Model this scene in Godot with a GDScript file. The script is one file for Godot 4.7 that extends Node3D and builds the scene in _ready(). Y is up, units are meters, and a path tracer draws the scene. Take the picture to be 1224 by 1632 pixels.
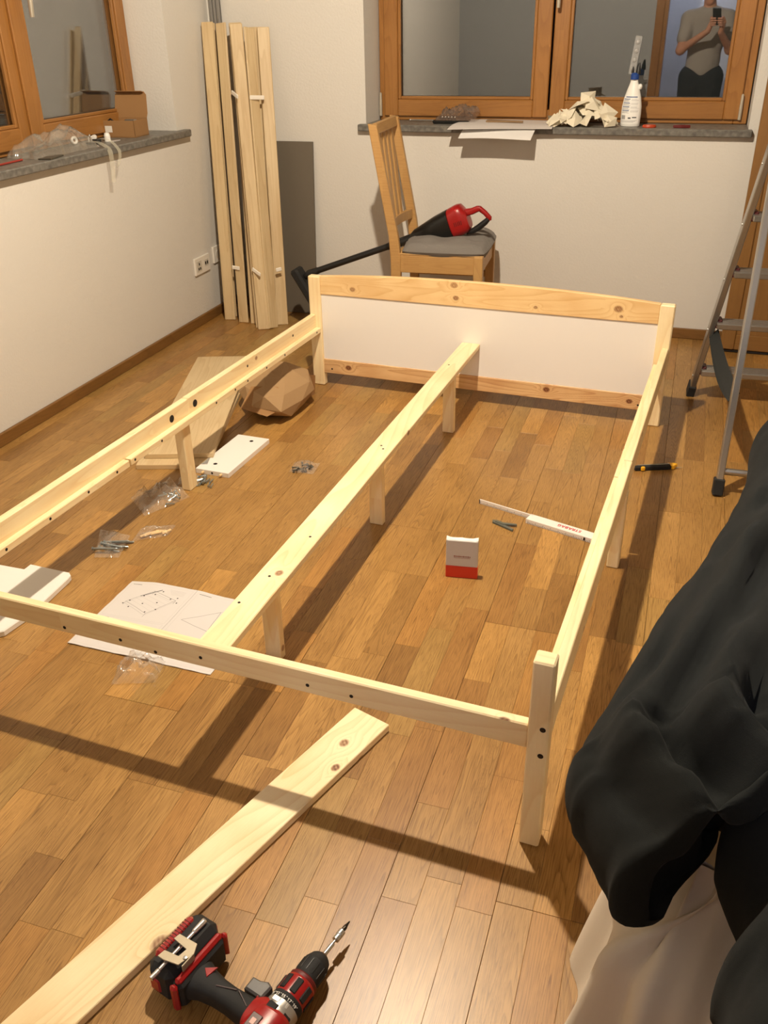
extends Node3D
# A room at night with a half-built pine bed. y up, metres; back wall at z = 0, left wall at x = 0.

var mats := {}
var used := {}
var rng := RandomNumberGenerator.new()

# ------------------------------------------------------------------ helpers
func c8(r: float, g: float, b: float, a := 1.0) -> Color:
	return Color(r / 255.0, g / 255.0, b / 255.0, a)

func mat(called: String, col: Color, rough := 0.6, metal := 0.0, spec := 0.5) -> StandardMaterial3D:
	if mats.has(called):
		return mats[called]
	var m := StandardMaterial3D.new()
	m.resource_name = called
	m.albedo_color = col
	m.roughness = rough
	m.metallic = metal
	m.metallic_specular = spec
	mats[called] = m
	return m

func textured(called: String, tex: Texture2D, scale: Vector2, rough := 0.5, tint := Color.WHITE) -> StandardMaterial3D:
	var m := mat(called, tint, rough)
	m.albedo_texture = tex
	m.uv1_scale = Vector3(scale.x, scale.y, 1)
	return m

func clear_plastic(called: String, alpha: float, col := Color(1, 1, 1)) -> StandardMaterial3D:
	var m := mat(called, Color(col.r, col.g, col.b, alpha), 0.12)
	m.transparency = BaseMaterial3D.TRANSPARENCY_ALPHA
	m.metallic_specular = 0.7
	return m

func S() -> SurfaceTool:
	var s := SurfaceTool.new()
	s.begin(Mesh.PRIMITIVE_TRIANGLES)
	s.set_smooth_group(-1)
	return s

func numbered(called: String) -> String:
	var n: int = used.get(called, 0)
	used[called] = n + 1
	return called if n == 0 else "%s_%03d" % [called, n]

func obj(called: String, s: SurfaceTool, m: Material, parent: Node3D = null, xf := Transform3D()) -> MeshInstance3D:
	s.generate_normals()
	var o := MeshInstance3D.new()
	o.mesh = s.commit()
	o.mesh.surface_set_material(0, m)
	o.transform = xf
	if parent == null:
		o.name = numbered(called)
		add_child(o, true)
	else:
		var key := str(parent.get_instance_id()) + called
		var n: int = used.get(key, 0)
		used[key] = n + 1
		o.name = called if n == 0 else "%s_%03d" % [called, n]
		parent.add_child(o, true)
	return o

func again(called: String, mesh: Mesh, parent: Node3D, xf: Transform3D) -> MeshInstance3D:
	var o := MeshInstance3D.new()
	o.mesh = mesh
	o.transform = xf
	var key := str(parent.get_instance_id()) + called
	var n: int = used.get(key, 0)
	used[key] = n + 1
	o.name = called if n == 0 else "%s_%03d" % [called, n]
	parent.add_child(o, true)
	return o

func tag(o: Node3D, label: String, category: String, group := "") -> Node3D:
	o.set_meta("label", label)
	o.set_meta("category", category)
	if group != "":
		o.set_meta("group", group)
	return o

func thing(called: String, label: String, category: String, at := Vector3.ZERO, turn := 0.0, group := "") -> Node3D:
	var o := Node3D.new()
	o.name = numbered(called)
	add_child(o, true)
	o.position = at
	o.rotation.y = turn
	tag(o, label, category, group)
	return o

func copy(src: Node3D, label: String, xf: Transform3D, base: String) -> Node3D:
	var o: Node3D = src.duplicate()
	o.name = numbered(base)
	add_child(o, true)
	o.transform = xf
	o.set_meta("label", label)
	return o

func struct(o: Node3D, label := "") -> Node3D:
	o.set_meta("kind", "structure")
	if label != "":
		o.set_meta("label", label)
	return o

func poly(s: SurfaceTool, pts: Array, outward: Vector3, uvs: Array = []) -> void:
	# a flat convex polygon, wound clockwise as seen from outside
	var n: Vector3 = (pts[1] - pts[0]).cross(pts[2] - pts[0])
	var flip := n.dot(outward) < 0.0
	for i in range(1, pts.size() - 1):
		var ids := [0, i, i + 1] if flip else [0, i + 1, i]
		for k in ids:
			s.set_uv(uvs[k] if uvs.size() else Vector2(pts[k].x, pts[k].z))
			s.add_vertex(pts[k])

func cbox(s: SurfaceTool, size: Vector3, at := Vector3.ZERO, bev := 0.0, basis := Basis(), uvo := Vector2.ZERO) -> void:
	var h := size * 0.5
	var L := size.max_axis_index()
	bev = minf(bev, size[size.min_axis_index()] * 0.45)
	var put := func(pts: Array, n: Vector3, ax: int):
		var o := 3 - L - ax if ax != L else (L + 1) % 3
		var al := L if ax != L else (L + 2) % 3
		var uv := []
		var w := []
		for p in pts:
			uv.append(Vector2(p[al] + uvo.x, p[o] + uvo.y + 0.13 * ax))
			w.append(basis * p + at)
		poly(s, w, basis * n, uv)
	for a in 3:
		var u := (a + 1) % 3
		var v := (a + 2) % 3
		for sg in [-1.0, 1.0]:
			var pts := []
			for q in [[-1, -1], [1, -1], [1, 1], [-1, 1]]:
				var p := Vector3.ZERO
				p[a] = h[a] * sg
				p[u] = (h[u] - bev) * q[0]
				p[v] = (h[v] - bev) * q[1]
				pts.append(p)
			var n := Vector3.ZERO
			n[a] = sg
			put.call(pts, n, a)
	if bev <= 0.0:
		return
	for k in 3:
		var i := (k + 1) % 3
		var j := (k + 2) % 3
		for si in [-1.0, 1.0]:
			for sj in [-1.0, 1.0]:
				var a1 := Vector3.ZERO
				a1[i] = h[i] * si
				a1[j] = (h[j] - bev) * sj
				var b1 := Vector3.ZERO
				b1[i] = (h[i] - bev) * si
				b1[j] = h[j] * sj
				var up := Vector3.ZERO
				up[k] = h[k] - bev
				var n := Vector3.ZERO
				n[i] = si
				n[j] = sj
				put.call([a1 - up, a1 + up, b1 + up, b1 - up], n, i)
	for sx in [-1.0, 1.0]:
		for sy in [-1.0, 1.0]:
			for sz in [-1.0, 1.0]:
				var g := Vector3(sx, sy, sz)
				var inn := (h - Vector3.ONE * bev) * g
				put.call([inn + Vector3(bev * sx, 0, 0), inn + Vector3(0, bev * sy, 0), inn + Vector3(0, 0, bev * sz)], g, 0)

func bb(s: SurfaceTool, x0: float, x1: float, y0: float, y1: float, z0: float, z1: float, bev := 0.0) -> SurfaceTool:
	cbox(s, Vector3(x1 - x0, y1 - y0, z1 - z0), Vector3(x0 + x1, y0 + y1, z0 + z1) * 0.5, bev, Basis(), Vector2(rng.randf() * 0.4, rng.randf() * 0.3))
	return s

func blk(x0: float, x1: float, y0: float, y1: float, z0: float, z1: float, bev := 0.0) -> SurfaceTool:
	return bb(S(), x0, x1, y0, y1, z0, z1, bev)

func frame_to(dir: Vector3) -> Basis:
	# y axis along dir
	var y := dir.normalized()
	var x := y.cross(Vector3(0, 0, 1) if absf(y.z) < 0.9 else Vector3(1, 0, 0)).normalized()
	return Basis(x, y, x.cross(y))

func smoothquad(s: SurfaceTool, a: Vector3, b: Vector3, c: Vector3, d: Vector3, ua := Vector2.ZERO, ub := Vector2.ZERO, uc := Vector2.ZERO, ud := Vector2.ZERO) -> void:
	# a b c d counter-clockwise from outside
	for q in [[a, ua], [c, uc], [b, ub], [a, ua], [d, ud], [c, uc]]:
		s.set_uv(q[1])
		s.add_vertex(q[0])

func lathe(s: SurfaceTool, prof: Array, at := Vector3.ZERO, basis := Basis(), seg := 20, hard := true, squash := Vector2.ONE) -> void:
	# prof: [radius, height] from bottom to top, turned round y
	for i in prof.size() - 1:
		s.set_smooth_group(i + 1 if hard else 1)
		for k in seg:
			var t0 := TAU * k / seg
			var t1 := TAU * (k + 1) / seg
			var f := func(p: Array, t: float) -> Vector3:
				return basis * Vector3(cos(t) * p[0] * squash.x, p[1], sin(t) * p[0] * squash.y) + at
			var a: Vector3 = f.call(prof[i], t1)
			var b: Vector3 = f.call(prof[i], t0)
			var c: Vector3 = f.call(prof[i + 1], t0)
			var d: Vector3 = f.call(prof[i + 1], t1)
			if prof[i][0] < 1e-6:
				for q in [a, d, c]:
					s.set_uv(Vector2(q.x, q.z))
					s.add_vertex(q)
			elif prof[i + 1][0] < 1e-6:
				for q in [a, c, b]:
					s.set_uv(Vector2(q.x, q.z))
					s.add_vertex(q)
			else:
				smoothquad(s, a, b, c, d, Vector2(t1, prof[i][1]), Vector2(t0, prof[i][1]), Vector2(t0, prof[i + 1][1]), Vector2(t1, prof[i + 1][1]))
	s.set_smooth_group(-1)

func tube(s: SurfaceTool, pts: Array, rad, seg := 10) -> void:
	var rings := []
	for i in pts.size():
		var d: Vector3 = (pts[min(i + 1, pts.size() - 1)] - pts[max(i - 1, 0)]).normalized()
		var bs := frame_to(d)
		var r: float = rad[i] if rad is Array else rad
		var ring := []
		for k in seg:
			var t := TAU * k / seg
			ring.append(pts[i] + (bs.x * cos(t) + bs.z * sin(t)) * r)
		rings.append(ring)
	s.set_smooth_group(1)
	for i in pts.size() - 1:
		for k in seg:
			var k2 := (k + 1) % seg
			smoothquad(s, rings[i][k2], rings[i][k], rings[i + 1][k], rings[i + 1][k2])
	s.set_smooth_group(-1)
	poly(s, rings[0], pts[0] - pts[1])
	poly(s, rings[-1], pts[-1] - pts[-2])

func prism(s: SurfaceTool, outline: PackedVector2Array, d0: float, d1: float, xf := Transform3D(), bev := 0.0, smooth := false) -> void:
	# outline in xy, extruded along z from d0 to d1
	if Geometry2D.is_polygon_clockwise(outline):
		outline.reverse()
	var n := outline.size()
	var inset := PackedVector2Array()
	for i in n:
		var a := outline[(i + n - 1) % n]
		var b := outline[i]
		var c := outline[(i + 1) % n]
		var e0 := (b - a).normalized()
		var e1 := (c - b).normalized()
		var m := (Vector2(-e0.y, e0.x) + Vector2(-e1.y, e1.x))
		var k := m.length_squared() * 0.5
		inset.append(b + m * (bev / maxf(k, 0.35)))
	var tri := Geometry2D.triangulate_polygon(inset)
	var P := func(q: Vector2, z: float) -> Vector3:
		return xf * Vector3(q.x, q.y, z)
	for i in range(0, tri.size(), 3):
		for side in 2:
			var z := d1 if side else d0
			var pp := [P.call(inset[tri[i]], z), P.call(inset[tri[i + 1]], z), P.call(inset[tri[i + 2]], z)]
			poly(s, pp, xf.basis.z * (1.0 if side else -1.0), [inset[tri[i]], inset[tri[i + 1]], inset[tri[i + 2]]])
	if smooth:
		s.set_smooth_group(3)
	for i in n:
		var j := (i + 1) % n
		var ls := [[outline, d0 + bev, outline, d1 - bev]]
		if bev > 0.0:
			ls.append([inset, d0, outline, d0 + bev])
			ls.append([outline, d1 - bev, inset, d1])
		for l in ls:
			var a: Vector3 = P.call(l[0][i], l[1])
			var b: Vector3 = P.call(l[0][j], l[1])
			var c: Vector3 = P.call(l[2][j], l[3])
			var d: Vector3 = P.call(l[2][i], l[3])
			smoothquad(s, a, b, c, d, outline[i], outline[j], outline[j] + Vector2(0, l[3] - l[1]), outline[i] + Vector2(0, l[3] - l[1]))
	s.set_smooth_group(-1)

func sheet(s: SurfaceTool, f: Callable, nu: int, nv: int, thick := 0.0, smooth := true) -> void:
	# surface f(u, v); with thickness it gets a second side below
	var g := []
	for i in nu + 1:
		var row := []
		for j in nv + 1:
			row.append(f.call(float(i) / nu, float(j) / nv))
		g.append(row)
	if smooth:
		s.set_smooth_group(1)
	var dn := Vector3(0, -thick, 0)
	for i in nu:
		for j in nv:
			var uv := [Vector2(float(i) / nu, float(j) / nv), Vector2(float(i + 1) / nu, float(j) / nv), Vector2(float(i + 1) / nu, float(j + 1) / nv), Vector2(float(i) / nu, float(j + 1) / nv)]
			smoothquad(s, g[i][j], g[i][j + 1], g[i + 1][j + 1], g[i + 1][j], uv[0], uv[3], uv[2], uv[1])
			if thick > 0.0:
				s.set_smooth_group(2 if smooth else -1)
				smoothquad(s, g[i][j] + dn, g[i + 1][j] + dn, g[i + 1][j + 1] + dn, g[i][j + 1] + dn, uv[0], uv[1], uv[2], uv[3])
				s.set_smooth_group(1 if smooth else -1)
	s.set_smooth_group(-1)
	if thick > 0.0:
		for i in nu:
			poly(s, [g[i][0], g[i + 1][0], g[i + 1][0] + dn, g[i][0] + dn], g[i][0] - g[i][1])
			poly(s, [g[i][nv], g[i + 1][nv], g[i + 1][nv] + dn, g[i][nv] + dn], g[i][nv] - g[i][nv - 1])
		for j in nv:
			poly(s, [g[0][j], g[0][j + 1], g[0][j + 1] + dn, g[0][j] + dn], g[0][j] - g[1][j])
			poly(s, [g[nu][j], g[nu][j + 1], g[nu][j + 1] + dn, g[nu][j] + dn], g[nu][j] - g[nu - 1][j])

func noise(sd: int, freq: float, oct := 3) -> FastNoiseLite:
	var n := FastNoiseLite.new()
	n.seed = sd
	n.noise_type = FastNoiseLite.TYPE_SIMPLEX_SMOOTH
	n.frequency = freq
	n.fractal_octaves = oct
	return n

func stretched(sd: int, w: int, h: int, sx: int, sy: int, freq: float, oct: int) -> PackedFloat32Array:
	var im := noise(sd, freq, oct).get_image(maxi(8, w / sx), maxi(8, h / sy), false, false, true)
	im.convert(Image.FORMAT_RF)
	im.resize(w, h, Image.INTERPOLATE_CUBIC)
	return im.get_data().to_float32_array()

func wood(sd: int, w: int, h: int, lm: float, wm: float, light: Color, dark: Color, rings: float, freq: float, line: float, fibre: float, knots: Array = [], pores := 0.0) -> ImageTexture:
	var low := stretched(sd, w, h, 40, 4, 0.035 * 1024.0 / w, 2)
	var fib := stretched(sd + 7, w, h, 10, 1, 0.35, 2)
	var bro := stretched(sd + 13, w, h, 8, 8, 0.05, 2)
	var out := PackedByteArray()
	out.resize(w * h * 3)
	var at := 0
	for y in h:
		var b := wm * y / h
		for x in w:
			var k := y * w + x
			var d: float = low[k] * rings + b * freq
			var kn := 0.0
			if knots.size():
				var a := lm * x / w
				for q in knots:
					var dx: float = (a - q[0]) / 1.3
					var dy: float = b - q[1]
					var r2: float = (dx * dx + dy * dy) / (q[2] * q[2])
					if r2 < 16.0:
						d += exp(-r2 * 0.22) * 2.2 * signf(dy + 0.0001)
						if r2 < 1.6:
							kn = maxf(kn, q[3] * clampf(1.35 - r2, 0.0, 1.0) * (0.85 - 0.35 * exp(-r2 * 9.0) + 0.15 * sin(dx * 900.0 + dy * 500.0)))
			var t := d - floorf(d)
			t = t * t * t
			if t > 0.85:
				t *= (1.0 - t) / 0.15
			var f: float = fib[k]
			var v := t * line + (f - 0.5) * fibre + (bro[k] - 0.5) * 0.35
			if pores > 0.0 and f > 0.66:
				v += (f - 0.66) * pores
			v = clampf(v + 0.12, 0.0, 1.0)
			var c := light.lerp(dark, v)
			if kn > 0.0:
				c = c.lerp(Color(0.36, 0.17, 0.07), kn)
			out[at] = int(clampf(c.r, 0, 1) * 255.0)
			out[at + 1] = int(clampf(c.g, 0, 1) * 255.0)
			out[at + 2] = int(clampf(c.b, 0, 1) * 255.0)
			at += 3
	return ImageTexture.create_from_image(Image.create_from_data(w, h, false, Image.FORMAT_RGB8, out))

func noise_normal(sd: int, freq: float, strength: float) -> NoiseTexture2D:
	var t := NoiseTexture2D.new()
	t.width = 512
	t.height = 512
	t.seamless = true
	t.as_normal_map = true
	t.bump_strength = strength
	t.noise = noise(sd, freq, 4)
	return t

func words(txt: String, size: float, depth: float, m: Material, parent: Node3D, xf: Transform3D, called := "lettering", face := "Droid Sans") -> MeshInstance3D:
	var t := TextMesh.new()
	t.text = txt
	var f := SystemFont.new()
	f.font_names = [face]
	f.font_weight = 700
	t.font = f
	t.font_size = 32
	t.pixel_size = size / 23.0
	t.depth = depth
	t.material = m
	return again(called, t, parent, xf)

# signed-distance bodies: tapered capsules joined smoothly and meshed as surface nets
func nets(s: SurfaceTool, bones: Array, cell: float, k: float) -> void:
	var lo := Vector3.ONE * 1e9
	var hi := -lo
	for b in bones:
		var r: float = maxf(b[2], b[3]) + k + cell * 2.5
		for e in [b[0], b[1]]:
			lo = lo.min(e - Vector3.ONE * r)
			hi = hi.max(e + Vector3.ONE * r)
	var n := Vector3i((hi - lo) / cell) + Vector3i(2, 2, 2)
	var F := PackedFloat32Array()
	F.resize(n.x * n.y * n.z)
	F.fill(1.0)
	for b in bones:
		var r: float = maxf(b[2], b[3]) + k + cell * 2.0
		var A: Vector3 = b[0]
		var B: Vector3 = b[1]
		var i0 := Vector3i((A.min(B) - Vector3.ONE * r - lo) / cell)
		var i1 := Vector3i((A.max(B) + Vector3.ONE * r - lo) / cell)
		var ab := B - A
		var l2 := maxf(ab.length_squared(), 1e-9)
		var fl: Vector3 = b[4] if b.size() > 4 else Vector3.ONE
		for z in range(maxi(i0.z, 0), mini(i1.z + 1, n.z)):
			for y in range(maxi(i0.y, 0), mini(i1.y + 1, n.y)):
				for x in range(maxi(i0.x, 0), mini(i1.x + 1, n.x)):
					var p := lo + Vector3(x, y, z) * cell
					var t := clampf((p - A).dot(ab) / l2, 0.0, 1.0)
					var d: float = ((p - A - ab * t) * fl).length() - lerpf(b[2], b[3], t)
					var id := (z * n.y + y) * n.x + x
					var o := F[id]
					var hh := maxf(k - absf(o - d), 0.0)
					F[id] = minf(o, d) - hh * hh * 0.25 / k
	var vid := {}
	var verts := []
	var st := [1, n.x, n.x * n.y]
	for z in n.z - 1:
		for y in n.y - 1:
			for x in n.x - 1:
				var id := (z * n.y + y) * n.x + x
				var cnt := 0
				for c in 8:
					if F[id + (c & 1) + ((c >> 1) & 1) * st[1] + ((c >> 2) & 1) * st[2]] < 0.0:
						cnt += 1
				if cnt == 0 or cnt == 8:
					continue
				var sum := Vector3.ZERO
				var m := 0
				for a in 3:
					for q in 4:
						var u := (a + 1) % 3
						var v := (a + 2) % 3
						var c0 := Vector3i.ZERO
						c0[u] = q & 1
						c0[v] = q >> 1
						var f0 := F[id + c0.x + c0.y * st[1] + c0.z * st[2]]
						var f1 := F[id + c0.x + c0.y * st[1] + c0.z * st[2] + st[a]]
						if (f0 < 0.0) != (f1 < 0.0):
							var pt := Vector3(c0)
							pt[a] += f0 / (f0 - f1)
							sum += pt
							m += 1
				vid[id] = verts.size()
				verts.append(lo + (Vector3(x, y, z) + sum / m) * cell)
	s.set_smooth_group(1)
	for id in vid:
		var x: int = id % n.x
		var y: int = (id / n.x) % n.y
		var z: int = id / st[2]
		if x == 0 or y == 0 or z == 0:
			continue
		for a in 3:
			var inside := F[id] < 0.0
			if inside == (F[id + st[a]] < 0.0):
				continue
			var u: int = st[(a + 1) % 3]
			var v: int = st[(a + 2) % 3]
			if not (vid.has(id - u) and vid.has(id - v) and vid.has(id - u - v)):
				continue
			var q := [verts[vid[id - u - v]], verts[vid[id - v]], verts[vid[id]], verts[vid[id - u]]]
			if inside:
				smoothquad(s, q[0], q[1], q[2], q[3])
			else:
				smoothquad(s, q[0], q[3], q[2], q[1])
	s.set_smooth_group(-1)

# ------------------------------------------------------------------ the scene
func _ready() -> void:
	rng.seed = 77
	var cam := Camera3D.new()
	cam.name = "camera"
	cam.fov = 59.98
	cam.near = 0.02
	cam.transform = Transform3D(Basis(Vector3(0.95053, -0.01768, -0.31012), Vector3(-0.13602, 0.87387, -0.46675), Vector3(0.27926, 0.48584, 0.82824)), Vector3(2.2842, 1.3484, 4.314))
	add_child(cam)
	cam.make_current()
	var we := WorldEnvironment.new()
	we.name = "surroundings"
	var env := Environment.new()
	env.background_mode = Environment.BG_COLOR
	env.background_color = Color(0.012, 0.014, 0.018)
	env.tonemap_mode = Environment.TONE_MAPPER_LINEAR
	env.tonemap_exposure = 1.74
	env.sdfgi_enabled = true
	env.ssao_enabled = true
	env.ssil_enabled = true
	we.environment = env
	add_child(we)
	pendant(Vector3(1.585, 2.42, 2.31), 4.0, Color(1.0, 0.93, 0.825))
	hall_light()
	make_materials()
	room()
	floor_strips()
	window_unit("window_1", Transform3D(Basis(), Vector3(0.785, 0.915, -0.2)), 1.69)
	window_unit("window_2", Transform3D(Basis(Vector3.UP, PI / 2), Vector3(-0.2, 0.915, 2.09)), 1.705)
	bed()
	corner_stack()
	chair_and_vacuum()
	ladder()
	leaning_panel()
	floor_boards()
	floor_bits()
	sill_left()
	sill_back()
	drill()
	blanket()
	person()

func pendant(at: Vector3, energy: float, col: Color) -> void:
	var t := thing("ceiling_lamp", "small ceiling lamp with a bare bulb and an added metal shade above the middle of the bed", "lamp", at)
	var s := S()
	lathe(s, [[0.0, 0.1], [0.045, 0.098], [0.05, 0.080], [0.0, 0.080]])
	obj("ceiling_rose", s, mat("white_plastic", c8(225, 222, 215), 0.4), t)
	s = S()
	lathe(s, [[0.0, 0.085], [0.016, 0.085], [0.018, 0.036], [0.0, 0.036]])
	obj("lamp_holder", s, mat("white_plastic", c8(225, 222, 215), 0.4), t)
	s = S()
	lathe(s, [[0.125, -0.014], [0.110, 0.030], [0.060, 0.068], [0.016, 0.074], [0.015, 0.070], [0.058, 0.064], [0.107, 0.028], [0.122, -0.014], [0.125, -0.014]], Vector3.ZERO, Basis(), 32)
	obj("shade", s, mat("added_shade_metal", c8(96, 94, 92), 0.6, 0.2), t)  # added opaque shade, keeps the bulb from lighting the ceiling
	s = S()
	lathe(s, [[0.0, -0.032], [0.018, -0.027], [0.029, -0.014], [0.032, 0.0], [0.028, 0.015], [0.016, 0.033], [0.0, 0.034]], Vector3.ZERO, Basis(), 20, false)
	var m := mat("bulb_glow", c8(255, 244, 225), 0.4)
	m.emission_enabled = true
	m.emission = col
	m.emission_energy_multiplier = 6.0
	obj("bulb", s, m, t)
	var l := OmniLight3D.new()
	l.name = "bulb_light"
	l.light_color = col
	l.light_energy = energy
	l.light_size = 0.032
	l.omni_range = 14.0
	l.omni_attenuation = 2.0
	l.shadow_enabled = true
	t.add_child(l)

func hall_light() -> void:
	var t := thing("hall_lamp", "small round ceiling lamp in the hallway behind the doorway", "lamp", Vector3(2.2, 2.45, 5.5))
	var s := S()
	lathe(s, [[0.0, -0.03], [0.09, -0.025], [0.11, 0.0], [0.11, 0.06], [0.0, 0.06]])
	var m := mat("hall_glow", c8(235, 240, 255), 0.5)
	m.emission_enabled = true
	m.emission = c8(215, 228, 255)
	m.emission_energy_multiplier = 2.0
	obj("shade", s, m, t)
	var l := OmniLight3D.new()
	l.name = "hall_glow_light"
	l.light_color = c8(226, 231, 252)
	l.light_energy = 0.75
	l.light_size = 0.1
	l.omni_range = 8.0
	l.omni_attenuation = 2.0
	l.shadow_enabled = true
	l.position = Vector3(0, -0.1, 0)
	t.add_child(l)

func make_materials() -> void:
	var pine_l := Color(0.97, 0.90, 0.735)
	var pine_d := Color(0.85, 0.69, 0.46)
	textured("pine", wood(11, 1024, 256, 2.1, 0.52, pine_l, pine_d, 7.0, 16.0, 0.30, 0.14, [[0.31, 0.07, 0.007, 0.7], [0.95, 0.2, 0.008, 0.75], [1.55, 0.11, 0.006, 0.6], [1.8, 0.34, 0.009, 0.75], [0.55, 0.42, 0.007, 0.7], [1.2, 0.46, 0.008, 0.7]]), Vector2(1 / 2.1, 1 / 0.52), 0.5)
	textured("pine_head_rail", wood(23, 1024, 96, 1.42, 0.11, Color(0.94, 0.82, 0.61), Color(0.80, 0.60, 0.36), 5.0, 22.0, 0.40, 0.14, [[0.191, 0.415 - 0.38, 0.009, 0.55], [0.609, 0.085, 0.011, 0.5], [0.617, 0.037, 0.009, 0.7], [0.924, 0.028, 0.006, 0.6], [1.222, 0.048, 0.012, 0.65], [1.235, 0.022, 0.005, 0.7]]), Vector2(1 / 1.42, 1 / 0.11), 0.5)
	textured("pine_low_rail", wood(29, 1024, 64, 1.42, 0.07, Color(0.88, 0.74, 0.54), Color(0.68, 0.46, 0.28), 6.0, 14.0, 0.6, 0.2, [[0.161, 0.032, 0.010, 1.0], [0.986, 0.038, 0.010, 1.0], [1.298, 0.030, 0.009, 1.0]]), Vector2(1 / 1.42, 1 / 0.07), 0.5)
	textured("pine_plank", wood(37, 1024, 96, 1.3, 0.12, Color(0.97, 0.90, 0.735), Color(0.86, 0.70, 0.46), 6.0, 16.0, 0.36, 0.14, [[0.10, 0.066, 0.009, 0.75], [0.165, 0.036, 0.008, 0.95], [0.64, 0.022, 0.013, 0.7]]), Vector2(1 / 1.3, 1 / 0.12), 0.5)
	textured("slat_wood", wood(41, 512, 256, 1.4, 0.5, Color(0.83, 0.74, 0.58), Color(0.70, 0.58, 0.41), 5.0, 30.0, 0.4, 0.22), Vector2(1 / 1.4, 1 / 0.5), 0.5)
	textured("beech", wood(43, 512, 128, 1.0, 0.25, Color(0.76, 0.60, 0.38), Color(0.63, 0.46, 0.26), 6.0, 14.0, 0.35, 0.2), Vector2(1.0, 4.0), 0.45)
	textured("window_wood", wood(47, 512, 128, 1.4, 0.35, Color(0.62, 0.43, 0.22), Color(0.49, 0.32, 0.145), 7.0, 16.0, 0.4, 0.25), Vector2(1 / 1.4, 1 / 0.35), 0.35)
	textured("skirting_wood", wood(53, 512, 128, 1.4, 0.35, Color(0.50, 0.355, 0.18), Color(0.39, 0.265, 0.12), 7.0, 16.0, 0.4, 0.25), Vector2(1 / 1.4, 1 / 0.35), 0.4)
	textured("panel_wood", wood(59, 512, 256, 2.0, 0.6, Color(0.53, 0.385, 0.21), Color(0.45, 0.31, 0.155), 6.0, 8.0, 0.3, 0.22), Vector2(0.5, 1 / 0.6), 0.35)
	var oak := wood(61, 1024, 1024, 2.2, 0.85, Color(0.75, 0.58, 0.335), Color(0.49, 0.345, 0.16), 30.0, 10.0, 0.55, 0.62, [], 1.6)
	var tints := [[1.0, 1.0, 1.0], [0.94, 0.93, 0.91], [0.89, 0.87, 0.84], [1.06, 1.05, 1.02], [0.9, 0.86, 0.82], [0.98, 0.94, 0.88], [0.84, 0.81, 0.77], [0.95, 0.97, 0.96]]
	for i in tints.size():
		var m := textured("oak_%d" % i, oak, Vector2(1 / 2.2, 1 / 0.85), 0.36, Color(minf(1, 0.93 * tints[i][0]), minf(1, 0.93 * tints[i][1]), minf(1, 0.93 * tints[i][2])))
		m.metallic_specular = 0.5
	var pl := mat("plaster", c8(216, 213, 207), 0.9, 0.0, 0.25)
	pl.normal_enabled = true
	pl.normal_texture = noise_normal(5, 0.06, 3.0)
	pl.normal_scale = 0.25
	pl.uv1_triplanar = true
	pl.uv1_world_triplanar = true
	pl.uv1_scale = Vector3(2.2, 2.2, 2.2)
	mat("ceiling_darkened", c8(118, 100, 82), 0.9, 0.0, 0.2)  # unseen ceiling, colour darkened to cut bounced light
	var stone := mat("sill_stone", c8(255, 255, 255), 0.4)
	var nt := NoiseTexture2D.new()
	nt.width = 512
	nt.height = 512
	nt.seamless = true
	nt.noise = noise(9, 0.02, 5)
	var g := Gradient.new()
	g.set_color(0, c8(82, 80, 76))
	g.set_color(1, c8(138, 135, 128))
	nt.color_ramp = g
	stone.albedo_texture = nt
	stone.uv1_triplanar = true
	stone.uv1_world_triplanar = true
	stone.uv1_scale = Vector3(3, 3, 3)
	mat("white_plastic", c8(225, 222, 215), 0.4)
	mat("white_board", c8(236, 233, 228), 0.28)
	mat("black_hole", c8(28, 20, 14), 0.9)
	mat("steel", c8(190, 190, 188), 0.3, 0.9)
	mat("zinc", c8(170, 180, 185), 0.3, 0.9)
	mat("aluminium", c8(176, 174, 170), 0.3, 0.9)
	mat("black_plastic", c8(26, 26, 27), 0.42)
	mat("black_rubber", c8(22, 22, 22), 0.75)
	mat("red_plastic", c8(150, 20, 20), 0.32)
	mat("cardboard", c8(150, 112, 70), 0.85)
	mat("paper_white", c8(232, 230, 228), 0.8)
	var gl := mat("pane_glass", Color(0.75, 0.85, 0.85, 0.02), 0.0)
	gl.transparency = BaseMaterial3D.TRANSPARENCY_ALPHA
	gl.metallic_specular = 0.75
	# the inner pane gets an added part-mirror coat to strengthen its reflections
	var coat := mat("coated_glass", Color(0.93, 0.94, 0.95, 0.185), 0.01, 1.0)
	coat.transparency = BaseMaterial3D.TRANSPARENCY_ALPHA
	var ci := Image.create(4, 4, false, Image.FORMAT_RGB8)
	ci.fill(Color.WHITE)
	coat.albedo_texture = ImageTexture.create_from_image(ci)

# ------------------------------------------------------------------ room shell
const RX := 3.4
const RZ := 4.55
const RY := 2.52

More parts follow.
